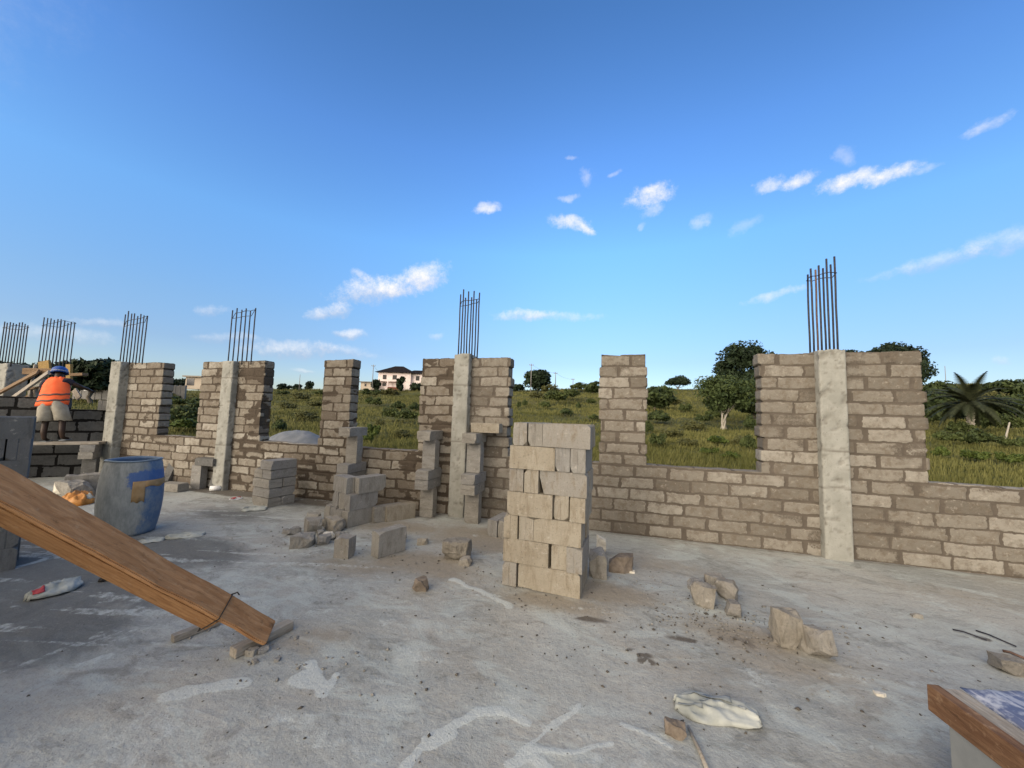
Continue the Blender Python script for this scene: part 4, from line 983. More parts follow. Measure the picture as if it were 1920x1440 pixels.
Ed = [(0, 1), (1, 2), (2, 3), (3, 4), (4, 5), (5, 6), (0, 7), (7, 8), (8, 9), (9, 10), (10, 11), (11, 12), (0, 13), (13, 14), (14, 15), (15, 16), (16, 17), (17, 18), (3, 19), (19, 20), (20, 21), (21, 22), (3, 23), (23, 24), (24, 25), (25, 26)]
for hi, sx in ((22, -1), (26, 1)):      # fingers and thumb
    b = Vector(K[hi][0])
    for k, (ox, L) in enumerate([(-.03, .06), (-.01, .075), (.01, .078), (.03, .066)]):
        i = len(K); K.append(((b.x+ox, b.y+.045, b.z-.005), .009)); K.append(((b.x+ox*1.1, b.y+.045+L*.5, b.z-.02), .008)); K.append(((b.x+ox*1.1, b.y+.045+L*.7, b.z-.05), .007))
        Ed += [(hi, i), (i, i+1), (i+1, i+2)]
    i = len(K); K.append(((b.x-sx*.045, b.y+.01, b.z-.01), .011)); K.append(((b.x-sx*.06, b.y+.05, b.z-.03), .008)); Ed += [(hi, i), (i, i+1)]
body = skin_mesh('body', K, Ed)
link('body', body, M_SKIN, PX)
sh = skin_mesh('shirt', [((0, .02, .92), .12), ((0, .06, 1.05), .125), ((0, .13, 1.22), .14), ((0, .185, 1.36), .115), ((-.17, .18, 1.345), .08), ((-.25, .205, 1.2), .07), ((.17, .18, 1.345), .08), ((.27, .215, 1.27), .07)], [(0, 1), (1, 2), (2, 3), (3, 4), (4, 5), (3, 6), (6, 7)])
link('shirt', sh, M_SHIRT, PX)
def loft(rings, n=28, closed=False):
    bm = bmesh.new(); RR = []
    for (cx, cy, cz, rx, ry, ph) in rings:
        RR.append([bm.verts.new((cx+rx*math.cos(2*PI*k/n), cy+ry*math.sin(2*PI*k/n), cz+.008*math.sin(k*1.7+ph)+(cy*0))) for k in range(n)])
    for a, b in zip(RR, RR[1:]):
        for k in range(n): bm.faces.new((a[k], a[(k+1) % n], b[(k+1) % n], b[k]))
    return bm
vest_r = [(-.03, .03, .80, .245, .17, 0), (-.02, .04, .86, .245, .17, .5), (-.01, .05, .93, .235, .165, 1), (0, .07, 1.02, .225, .16, 2), (0, .11, 1.14, .215, .16, 2.5), (0, .145, 1.26, .20, .155, 3), (0, .17, 1.35, .17, .14, 3), (0, .19, 1.41, .13, .11, 3), (0, .205, 1.44, .085, .085, 3)]
bm = loft(vest_r); vo = link('vest', mesh_bm('vest', bm, True), M_VEST, PX); md = vo.modifiers.new('t', 'SOLIDIFY'); md.thickness = .008; md.offset = 1
def vr(z):
    for a, b in zip(vest_r, vest_r[1:]):
        if a[2] <= z <= b[2]:
            t = (z-a[2])/(b[2]-a[2]); return [a[i]+(b[i]-a[i])*t for i in range(5)]
for zb in (.905, 1.035):
    rg = []
    for dz_ in (-.019, .019):
        q = vr(zb+dz_); rg.append((q[0], q[1], q[2], q[3]+.011, q[4]+.011, 1))
    b_ = link('reflective_band', mesh_bm('reflective_band', loft(rg), True), M_BAND, vo); md = b_.modifiers.new('t', 'SOLIDIFY'); md.thickness = .003; md.offset = 1
bm = bmesh.new()
for sx in (-1, 1):
    RR = []
    for (cx, cy, cz, rx, ry) in [(.06, .0, .90, .11, .12), (.075, .0, .82, .13, .145), (.10, .0, .74, .13, .145), (.12, .012, .62, .125, .135), (.145, .02, .46, .135, .14), (.145, .02, .455, .12, .125), (.14, .02, .60, .10, .11)]:
        RR.append([bm.verts.new((sx*cx+rx*math.cos(2*PI*k/24), cy+ry*math.sin(2*PI*k/24), cz+.006*math.sin(k*2.1+sx)-.02*(sx*math.cos(2*PI*k/24) > .5)*(cz < .5))) for k in range(24)])
    for a, b in zip(RR, RR[1:]):
        for k in range(24): bm.faces.new((a[k], b[k], b[(k+1) % 24], a[(k+1) % 24]))
bmesh.ops.recalc_face_normals(bm, faces=bm.faces)
link('shorts', mesh_bm('shorts', bm, True), M_SHORTS, PX)
bm = bmesh.new(); pr = [(.122, -.035), (.14, -.04), (.128, -.02), (.128, .02), (.118, .065), (.09, .1), (.05, .122), (.001, .128)]
bm_lathe(bm, pr, 28)
for v in bm.verts: v.co.y *= 1.2
he = link('helmet', mesh_bm('helmet', bm, True), M_HELMET, PX); he.location = (0, .285, 1.575); he.rotation_euler = (R(-14), 0, 0)
bm = bmesh.new(); bm_lathe(bm, [(.131, -.012), (.135, -.010), (.135, .002), (.131, .004)], 28)
for v in bm.verts: v.co.y *= 1.2
link('helmet_band', mesh_bm('helmet_band', bm, True), mk_simple('light_band', rgb(.3, .33, .4), rgb(.4, .43, .5), 5), he)
for sx in (-1, 1):
    bm = bmesh.new(); bm_box(bm, (sx*.15, .075, .006), (.11, .27, .022), bev=.008); link('sandal', mesh_bm('sandal', bm), M_PAPERG, PX)
PX.rotation_euler = (0, R(-6), math.atan2(.692, .722)); PX.scale = (.86, .88, .86)
board('small wooden float with a tan face held out by the worker', AtD(139, 731, 7.75), AtD(149, 747, 7.7), .11, .03, M_OLDWOOD, (0, -1, .2), name='plaster_float', cat='tool')

# ------------------------------------------------------------------ slab
xs = np.concatenate([np.arange(-16, -8, .12), np.arange(-8, -4, .035), np.arange(-4, 2.6, .013), np.arange(2.6, 6.41, .05)])
ys = np.concatenate([np.arange(-7, .9, .25), np.arange(.9, 3.4, .012), np.arange(3.4, 5.62, .02)])
gx_, gy_ = np.meshgrid(xs, ys, indexing='ij'); P = np.stack([gx_.ravel(), gy_.ravel(), gx_.ravel()*0], 1)
def stroke(pts, w, sd, wob=.5):
    out = np.zeros(len(P)); pts = [G(*p)[:2] for p in pts]
    wv = (fbm(P, 6, sd, 3)-.5)
    Q = P[:, :2]+np.stack([(fbm(P, 5, sd+3, 3)-.5), (fbm(P, 5, sd+7, 3)-.5)], 1)*.16*wob
    for a, b in zip(pts, pts[1:]):
        ab = b-a; L2 = ab @ ab; t = np.clip(((Q-a) @ ab)/L2, 0, 1); d = np.linalg.norm(Q-a-t[:, None]*ab, axis=1)
        ww = w*(1+wv*1.6); out = np.maximum(out, 1-sst(ww*.45, ww*1.25, d))
    return out
light = np.zeros(len(P))
for pts, w_, k in [([(760, 1440), (800, 1395), (850, 1355), (890, 1330), (935, 1330), (985, 1358)], .022, 1), ([(800, 1385), (850, 1372)], .05, .9), ([(960, 1440), (1000, 1392), (1060, 1345), (1085, 1325)], .02, .9), ([(1000, 1400), (1080, 1412), (1150, 1395)], .022, .9), ([(1175, 1370), (1215, 1378), (1250, 1400)], .02, .9), ([(960, 1440), (1000, 1420), (1030, 1440)], .04, .8),
                   ([(310, 1310), (370, 1292), (460, 1280)], .05, .8), ([(250, 1225), (275, 1290), (330, 1310), (450, 1360)], .008, .55), ([(580, 1245), (600, 1300), (625, 1270)], .05, .85), ([(560, 1270), (600, 1290)], .06, .8), ([(600, 1350), (640, 1420), (640, 1440)], .03, .45),
                   ([(0, 1260), (120, 1215), (280, 1180)], .03, .5), ([(150, 1250), (190, 1235)], .04, .6), ([(850, 1088), (900, 1108), (950, 1135)], .045, .8), ([(835, 1030), (940, 1040)], .02, .5), ([(1080, 1140), (1170, 1150)], .05, .45), ([(580, 1150), (640, 1145)], .05, .5), ([(690, 1200), (720, 1230)], .05, .4), ([(30, 1065), (80, 1050)], .05, .7),
                   ([(1540, 1380), (1560, 1395)], .02, .6), ([(1620, 1410), (1640, 1400)], .02, .5), ([(1640, 1240), (1760, 1265), (1850, 1260)], .08, .45), ([(1490, 1320), (1510, 1335)], .012, .6), ([(1240, 1070), (1300, 1085)], .06, .35), ([(60, 1330), (160, 1290), (300, 1255)], .012, .4), ([(220, 1400), (360, 1330)], .02, .45), ([(300, 1000), (350, 965), (470, 950)], .10, .35)]:
    light = np.maximum(light, stroke(pts, w_, int(pts[0][0]) % 50)*k)
patch = fbm(P*np.array([1, 2.4, 1]), 1.9, 12, 5); light = np.maximum(light, sst(.57, .74, patch)*.5)
stk = fbm(np.stack([P[:, 0]*.5+P[:, 1]*.35, P[:, 1]*6-P[:, 0]*1.6, P[:, 2]], 1), 1.4, 77, 5); light = np.maximum(light, sst(.57, .72, stk)*(.25+.3*sst(-1., -3., P[:, 0])))
def blob(px, py, rx, ry): c = G(px, py)[:2]; return np.exp(-((P[:, 0]-c[0])/rx)**2-((P[:, 1]-c[1])/ry)**2)
dust = np.zeros(len(P)); jn = fbm(P, 2.2, 5, 4)
for b_ in [(800, 1060, .7, .38, .9), (900, 1010, .9, .5, .9), (1130, 1110, .5, .25, .95), (1040, 1130, .6, .2, .8), (1400, 1195, .45, .22, .85), (1330, 1180, .4, .25, .6), (640, 1060, .7, .3, .6), (1250, 1060, 1.2, .35, .45), (1480, 1250, .5, .2, .6), (590, 1190, .4, .2, .5), (560, 1210, .25, .1, .6), (1300, 1250, 1., .3, .35), (1150, 1310, .8, .2, .3), (760, 990, .8, .3, .8), (1750, 1110, 1.2, .3, .4)]:
    dust = np.maximum(dust, blob(*b_[:4])*b_[4])
dust = np.clip(dust*(.55+.9*jn), 0, 1)
soil = sst(4.72, 4.95, P[:, 1]+.25*(jn-.5))*sst(-7.7, -7.3, P[:, 0])*sst(-2.2, -2.7, P[:, 0])*.8
soil = np.maximum(soil, .9*blob(590, 925, .55, .3)); soil = np.maximum(soil, .5*sst(5.06, 5.17, P[:, 1]+.12*(jn-.5)))
soil = np.maximum(soil, .42*sst(.5, .66, fbm(P, .8, 31, 4))*sst(-2.6, -4.4, P[:, 0]))
for px, py, rx, ry, k in [(1190, 1225, .10, .04, 1.6), (1210, 1240, .06, .03, 1.6), (1100, 1160, .22, .05, .9), (1290, 1200, .2, .04, .9), (970, 1175, .12, .03, .9), (1245, 1115, .12, .03, .8), (1850, 1200, .2, .05, .8), (860, 1135, .06, .03, .9), (1400, 1205, .25, .12, .55), (1260, 1190, .12, .05, .5), (1490, 1138, .14, .03, .7)]:
    soil = np.maximum(soil, blob(px, py, rx, ry)*k*sst(.42, .6, fbm(P, 14, 8, 3)))
damp_shade = np.zeros(len(P))  # damp patches plus the left floor's soft shade, painted into the slab colour
for b_ in [(330, 1030, 1.0, .45, 1.1), (120, 1080, 1.5, .55, 1.15), (40, 1170, 1., .45, 1.1), (100, 1000, 1.6, .5, 1.1), (430, 965, .8, .35, .7), (250, 1110, .6, .3, .8), (560, 945, .9, .25, .6), (180, 1160, .5, .2, .5), (1080, 1015, .7, .15, .35), (1700, 1090, 1.2, .2, .35)]: damp_shade = np.maximum(damp_shade, blob(*b_[:4])*b_[4])
P[:, 2] = (fbm(P, 1.1, 2, 3)-.5)*.014+(fbm(P, 9, 4, 4)-.5)*.007+light*.004
I = np.arange(len(P)).reshape(len(xs), len(ys))
q = np.stack([I[:-1, :-1], I[1:, :-1], I[1:, 1:], I[:-1, 1:]], -1).reshape(-1, 4)
nV = len(P); x0_, x1_, y0_, y1_ = xs[0], xs[-1], ys[0], ys[-1]
Vx = np.array([(x0_, y0_, -.02), (x1_, y0_, -.02), (x1_, y1_, -.02), (x0_, y1_, -.02), (x0_, y0_, -.6), (x1_, y0_, -.6), (x1_, y1_, -.6), (x0_, y1_, -.6)])
q2 = np.array([(0, 1, 5, 4), (1, 2, 6, 5), (2, 3, 7, 6), (3, 0, 4, 7)])+nV
z8 = np.zeros(8)
slab = link('floor_slab', mesh_np('floor_slab', np.concatenate([P, Vx]), np.concatenate([q, q2]), {'light': np.r_[light, z8], 'dust': np.r_[dust, z8], 'soil': np.r_[soil, z8], 'damp_shade': np.r_[damp_shade, z8]}), M_FLOOR)
tag(slab, 'grey dusty concrete slab with whitish mortar smears', 'floor', kind='structure')

# grit: countless crumbs of mortar and grit on the slab
rg = np.random.default_rng(4)
def grit(name, cents, n, smin, smax, mat, label, seed):
    rg = np.random.default_rng(seed); V = []; Fs = []
    base = np.array([(1, 0, 0), (-1, 0, 0), (0, 1, 0), (0, -1, 0), (0, 0, 1), (0, 0, -1)], float)
    tri = np.array([(0, 2, 4), (2, 1, 4), (1, 3, 4), (3, 0, 4), (2, 0, 5), (1, 2, 5), (3, 1, 5), (0, 3, 5)])
    for i in range(n):
        px, py, rx, ry = cents[rg.integers(len(cents))]; c = G(px, py)[:2]
        x, y = c[0]+rg.normal()*rx, c[1]+rg.normal()*ry
        if y > 5.1 or y < .8: continue
        s = smin+(smax-smin)*rg.random()**3
        b = base*(.6+.8*rg.random((6, 1)))*np.array([s, s*rg.uniform(.6, 1), s*rg.uniform(.35, .8)])
        a = rg.uniform(0, 6.28); ca, sa = math.cos(a), math.sin(a)
        b = np.stack([b[:, 0]*ca-b[:, 1]*sa, b[:, 0]*sa+b[:, 1]*ca, b[:, 2]], 1)+np.array([x, y, s*.25])
        Fs.append(tri+6*len(V)); V.append(b)
    return tag(link(name, mesh_np(name, np.concatenate(V), np.concatenate(Fs)), mat), label, 'grit', kind='stuff')
CEN = [(800, 1050, .8, .4), (1100, 1110, .6, .3), (1400, 1190, .3, .15), (1330, 1150, .35, .15), (590, 1020, .5, .2), (640, 1000, .5, .4), (1480, 1200, .4, .3), (560, 1230, .35, .12), (900, 1000, .7, .4), (1170, 1080, .2, .15)]
grit('loose_grit', CEN, 1500, .003, .015, M_GREY, 'scattered pale mortar crumbs and grit on the slab', 1)
grit('loose_grit', [(1000, 1300, 1.6, .7), (1200, 1220, .8, .3), (400, 1300, 1.2, .5), (1650, 1200, 1., .5)]+CEN[:4], 1100, .003, .014, M_DSPECK, 'scattered dark specks and small stones on the slab', 2)

# ------------------------------------------------------------------ terrain
RX = np.array([-1.6, -1.3, -.95, -.57, -.3, 0., .2, .46, .75, 1.0, 1.27, 1.6])
RE = np.array([16, 18, 24, 35, 38, 45, 50, 57, 62, 72, 82, 84.])/F
def terr(lat, dep):
    lat = np.asarray(lat, float); dep = np.asarray(dep, float); d = np.maximum(dep, 10)
    a = np.clip(lat/d, -1.6, 1.6); zr = 1.5+np.interp(a, RX, RE)*105
    t = np.clip((dep-9)/96, 0, 1); z = -.30+(zr+.30)*(.45*t**1.25+.55*t**2)
    z = z-np.maximum(dep-112, 0)*.012
    P3 = np.stack([lat.ravel(), dep.ravel(), lat.ravel()*0], 1)
    bumps = ((fbm(P3, .05, 3, 3)-.5)*2.2).reshape(lat.shape)*sst(12, 45, dep)*sst(116, 92, dep)
    small = ((fbm(P3, .35, 9, 3)-.5)*.5).reshape(lat.shape)*sst(9, 20, dep)*sst(112, 95, dep)
    return z+bumps+small
ax_ = np.concatenate([np.arange(-900, -160, 60), np.arange(-160, -40, 3), np.arange(-40, 40, 1.), np.arange(40, 160, 3), np.arange(160, 901, 60)])
dx_ = np.concatenate([np.arange(-600, -20, 60), np.arange(-20, 8, 2), np.arange(8, 40, .7), np.arange(40, 130, 1.6), np.arange(130, 1201, 60)])
la, de = np.meshgrid(ax_, dx_, indexing='ij'); zz = terr(la, de)
Vt = np.stack([la*cy_-de*sy_, la*sy_+de*cy_, zz], -1).reshape(-1, 3)
inslab = (Vt[:, 0] > -15.8) & (Vt[:, 0] < 6.2) & (Vt[:, 1] > -6.8) & (Vt[:, 1] < 5.4); Vt[inslab, 2] = np.minimum(Vt[inslab, 2], -.45)
I = np.arange(la.size).reshape(la.shape); q = np.stack([I[:-1, :-1], I[1:, :-1], I[1:, 1:], I[:-1, 1:]], -1).reshape(-1, 4)
tag(link('ground', mesh_np('ground', Vt, q, None, True), M_GROUND), 'olive green grassy hillside rising behind the walls', 'ground', kind='structure')
def OnT(px, py, lo=8., hi=118.):
    """first point of the hillside along the pixel's ray"""
    d = ray(px, py); ds = np.linspace(lo, hi, 500)
    lt = ds*(d @ r0)/(d @ f0); z = CAMH+ds*d[2]/(d @ f0); zt_ = terr(lt, ds)
    k = np.argmax(z < zt_) if (z < zt_).any() else np.argmin(np.abs(ds-100))
    x, y = LD(lt[k], ds[k]); return np.array([x, y, zt_[k]]), ds[k]
def AtDep(px, dep):
    a = (ray(px, 740) @ r0)/(ray(px, 740) @ f0); lt = a*dep; x, y = LD(lt, dep); return np.array([x, y, float(terr(np.array([lt]), np.array([dep]))[0])])

# ---- grass
rg = np.random.default_rng(11); NG = 80000
rat = rg.uniform(-1.55, 1.5, NG); dep = 9.5*(104/9.5)**(rg.random(NG)**.85); lat = rat*dep
P3 = np.stack([lat, dep, lat*0], 1); pn = fbm(P3, .12, 21, 3); keep = rg.random(NG) < sst(.25, .6, pn)+.25
lat, dep, pn = lat[keep], dep[keep], pn[keep]; n = len(lat); z = terr(lat, dep)
X, Y = lat*cy_-dep*sy_, lat*sy_+dep*cy_; keep = ~((Y < 6.2) & (X < 6.8)); lat, dep, pn, z, X, Y = [a[keep] for a in (lat, dep, pn, z, X, Y)]; n = len(X)
hgt = (.07+.16*rg.random(n)**2)*(.6+.8*pn)*(1+dep/60); sp = .08+.12*rg.random(n)+dep*.003
tn0 = np.clip(.2+.9*(fbm(np.stack([X, Y, z*0], 1), .22, 5, 3)-.3)+rg.normal(size=n)*.15, 0, 1)
V = []; T = []
for b in range(5):
    a = rg.uniform(0, 2*PI, n); ca, sa = np.cos(a), np.sin(a); ox = rg.normal(size=n)*sp; oy = rg.normal(size=n)*sp; wd = (.008+dep*.0008)*rg.uniform(.7, 1.5, n); ln = rg.normal(size=n)*.3*hgt; h = hgt*rg.uniform(.6, 1.15, n)
    p1 = np.stack([X+ox-ca*wd, Y+oy-sa*wd, z-.03], 1); p2 = np.stack([X+ox+ca*wd, Y+oy+sa*wd, z-.03], 1); p3 = np.stack([X+ox+ln, Y+oy+ln*.5, z+h], 1)
    V.append(np.stack([p1, p2, p3], 1)); T.append(np.stack([tn0*.6, tn0*.6, tn0+.15], 1))
V = np.concatenate(V).reshape(-1, 3); T = np.concatenate(T).ravel()
tag(link('grass', mesh_np('grass', V, np.arange(len(V)).reshape(-1, 3), {'tone': np.clip(T, 0, 1)}), M_GRASS), 'rough grass and weeds covering the hillside', 'grass', kind='stuff')

# ---- foliage
def crown_mesh(name, seed, rx, ry, rz, nc, nl, leaf, clump=.42, flat=0., hollow=.35, spread=1.):
    """leaf-sized faces gathered in clumps through an ellipsoid; local origin at the crown's centre"""
    g = np.random.default_rng(seed); V = []; T = []
    for c in range(nc):
        d = g.normal(size=3); d /= np.linalg.norm(d)
        if flat and d[2] < -flat: d[2] *= -.4
        rad = (hollow+(1-hollow)*g.random()**.5)*.82
        cc = d*rad*np.array([rx, ry, rz]); cr = clump*(.55+.7*g.random())*np.array([rx, ry, rz])*np.array([1, 1, .8])
        p = g.normal(size=(nl, 3)); p /= np.linalg.norm(p, axis=1)[:, None]; p *= (g.random((nl, 1))**.45)*spread; pos = cc+p*cr
        nrm = p+g.normal(size=(nl, 3))*.7+np.array([0, 0, .3]); nrm /= np.linalg.norm(nrm, axis=1)[:, None]
        t1 = np.cross(nrm, g.normal(size=(nl, 3))); t1 /= np.maximum(np.linalg.norm(t1, axis=1)[:, None], 1e-6); t2 = np.cross(nrm, t1)
        s = leaf*(.55+.9*g.random((nl, 1))); w_ = s*(.35+.25*g.random((nl, 1)))
        V.append(np.stack([pos-t1*s, pos-t2*w_, pos+t1*s, pos+t2*w_], 1))
        tc = g.random(); T.append(np.repeat(np.clip(tc*.55+g.random((nl, 1))*.45, 0, 1), 4, 1))
    V = np.concatenate(V).reshape(-1, 3); T = np.concatenate(T).ravel()
    return mesh_np(name, V, np.arange(len(V)).reshape(-1, 4), {'tone': T})
def limb_mesh(name, seed, h, r, rx, rz, n=5, stems=1, split=.45, sprd=.25):
    rnd = random.Random(seed); bm = bmesh.new()
    for s in range(stems):
        a = rnd.uniform(0, 6.28); b0 = Vector((math.cos(a), math.sin(a), 0))*(r*6*(stems > 1))
        lean = Vector((rnd.uniform(-1, 1), rnd.uniform(-1, 1), 0))*sprd*(1 if stems > 1 else .4)
        top = b0+lean*h*split+Vector((0, 0, h*split)); mid = (b0+top)/2+Vector((rnd.uniform(-1, 1), rnd.uniform(-1, 1), 0))*r
        bm_tube(bm, [b0-Vector((0, 0, .15)), b0+Vector((0, 0, h*.04)), mid, top], [r*1.5, r*1.1, r*.85, r*.7], 8)
        for k in range(n):
            a = rnd.uniform(0, 6.28); e = Vector((math.cos(a)*rx*rnd.uniform(.3, .75), math.sin(a)*rx*rnd.uniform(.3, .75), h+rz*rnd.uniform(-.3, .6)))
            m_ = top*.5+e*.5+Vector((0, 0, -.1*h)); bm_tube(bm, [top-Vector((0, 0, .05)), m_, e], [r*.55, r*.36, r*.1], 6)
    return mesh_bm(name, bm, True)
def tree(label, px, ptop, pbot, hw, dep, mat, nc, nl, leaf, seed, group=None, name='tree', cat='tree', tr=.16, tmat=None, stems=1, flat=0., cfrac=.75, clump=.42, hollow=.35, n=5, sprd=.25):
    base = AtDep(px, dep); top = AtD(px, ptop, dep)[2]; wv = hw/F*dep*math.hypot(1, (px-960)/F)**.5
    H = max(.6, top-base[2]); rz = H*cfrac/2; cz = H-rz
    e = empty(name, tuple(base), label, cat, group)
    link('trunk', limb_mesh('trunk', seed, cz*.95, tr, wv, rz, n, stems, sprd=sprd), tmat or M_TRUNK, e)
    c = link('crown', crown_mesh('crown', seed, wv, wv, rz, nc, nl, leaf, clump, flat, hollow), mat, e); c.location = (0, 0, cz)
    return e
GTR = 'trees on the ridge'
tree('big round dark tree rising behind the pier left of the wide column', 1397, 634, 740, 53, 62, M_LDARK, 110, 170, .27, 1, tr=.4, cfrac=.95, clump=.3, hollow=.55)
tree('dark tree crown just showing behind the rebar of the wide column', 1573, 648, 740, 36, 78, M_LDARK, 70, 150, .32, 2, tr=.4, cfrac=.85, clump=.3, hollow=.55)
tree('broad dark tree crown showing above the wide right pier', 1668, 640, 735, 53, 70, M_LDARK, 120, 160, .3, 3, tr=.45, cfrac=.85, clump=.28, hollow=.55)
tree('light green bushy tree with several pale thin trunks left of the right pier', 1362, 694, 812, 46, 29, M_LLIGHT, 60, 170, .115, 4, tr=.075, tmat=M_PALE, stems=4, cfrac=.74, clump=.4, n=4, sprd=.32)
tree('dark green bush tree crowding behind the light tree beside the right pier', 1412, 712, 800, 34, 33, M_LMID, 34, 110, .22, 5, tr=.1, cfrac=.85)
tree('dense green bush right of the middle pier at the window edge', 1228, 722, 790, 36, 46, M_LMID, 34, 110, .3, 6, tr=.12, cfrac=.95, flat=0)
tree('small flat topped dark tree on the skyline right of the middle pier', 1272, 705, 730, 21, 101, M_LDARK, 36, 110, .28, 7, GTR, tr=.2, cfrac=1.0, flat=.2)
tree('round dark tree on the skyline between the tall stack and the slim column', 1007, 690, 728, 26, 96, M_LDARK, 40, 100, .42, 8, GTR, tr=.22, cfrac=.92)
tree('low dark tree on the skyline at the edge of the slim column pier', 966, 716, 732, 16, 96, M_LDARK, 18, 80, .4, 9, GTR, tr=.2, cfrac=.9)
tree('bushy tree on the skyline left of the middle pier', 1112, 714, 745, 18, 84, M_LMID, 24, 90, .36, 10, GTR, tr=.15, cfrac=.85)
tree('spreading dark tree behind the dark wall right of the worker', 172, 670, 745, 46, 55, M_LDARK, 56, 110, .42, 12, tr=.3, cfrac=.72, clump=.38)
tree('dark tree line left of the worker behind the bar cages', 25, 678, 745, 48, 58, M_LDARK, 50, 100, .45, 13, tr=.3, cfrac=.7)
tree('dark tree directly behind the worker helmet', 112, 684, 745, 36, 64, M_LDARK, 40, 100, .45, 14, tr=.3, cfrac=.7)
tree('narrow dark tree at the left corner of the white house', 703, 708, 735, 8, 100, M_LDARK, 16, 80, .36, 15, 'trees beside the white house', tr=.15, cfrac=.92)
tree('narrow dark tree in front of the middle of the white house', 751, 704, 732, 8, 99, M_LDARK, 16, 80, .36, 16, 'trees beside the white house', tr=.15, cfrac=.92)
tree('low dark bushy tree at the right end of the white house', 783, 718, 738, 14, 99, M_LDARK, 18, 80, .36, 17, 'trees beside the white house', tr=.15, cfrac=.95)
tree('small round tree on the skyline seen through the second opening, left one', 531, 718, 730, 12, 104, M_LDARK, 18, 90, .26, 18, GTR, tr=.15, cfrac=1.1)
tree('small round tree on the skyline seen through the second opening, middle one', 556, 720, 730, 9, 104, M_LDARK, 18, 90, .26, 19, GTR, tr=.15, cfrac=1.1)
tree('tallest small tree on the skyline seen through the second opening', 579, 714, 730, 8, 104, M_LDARK, 18, 90, .26, 20, GTR, tr=.15, cfrac=1.1)
tree('distant dark trees behind the grey boundary wall in the first opening', 328, 709, 726, 28, 112, M_LDARK, 30, 80, .5, 21, GTR, tr=.2, cfrac=.85)
tree('green tree on the skyline left of the palm', 1768, 714, 760, 30, 58, M_LMID, 34, 100, .36, 22, tr=.2, cfrac=.9)
tree('dark low tree on the skyline at the right edge of the photo', 1905, 712, 745, 34, 82, M_LMID, 30, 90, .42, 23, tr=.2, cfrac=.9)
tree('dark shrubby tree right of the palm', 1893, 742, 800, 26, 33, M_LMID, 30, 90, .2, 24, tr=.06, cfrac=.7)
tree('dark bushy tree left of the palm beside the right pier', 1752, 735, 800, 26, 40, M_LMID, 30, 100, .26, 26, tr=.08, cfrac=.95, flat=0)
tree('dark bush mass behind the palm fronds', 1840, 748, 800, 44, 46, M_LDARK, 34, 100, .3, 27, tr=.08, cfrac=.95, flat=0)

# bushes: four kinds, copied
BK = []
M_LSHADE = mk_leaf('deep_green_leaves', rgb(.024, .037, .012), rgb(.075, .096, .03)); M_LBUSH = mk_leaf('bush_leaves', rgb(.036, .05, .016), rgb(.10, .125, .038))
for k, (mt, nc, nl, lf) in enumerate([(M_LBUSH, 14, 130, .06), (M_LOLIVE, 14, 120, .055), (M_LSHADE, 14, 130, .065), (M_WEED, 14, 130, .06)]):
    me = crown_mesh('bush', 60+k, .55, .55, .42, nc, nl, lf, .45, .15, .2); me.materials.append(mt); BK.append(me)
def bush(label, px, py, hw, hh, kind, group, name='bush', cat='bush'):
    p_, d_ = OnT(px, py); s = hw/F*d_*math.hypot(1, (px-960)/F)**.5/.6; sz = max(hh, .62*hw)/F*d_/.42*.85
    o = link(name, BK[kind]); o.location = (p_[0], p_[1], p_[2]+sz*.30); o.scale = (s, s, sz); o.rotation_euler = (0, 0, random.uniform(0, 6))
    return tag(o, label, cat, group)
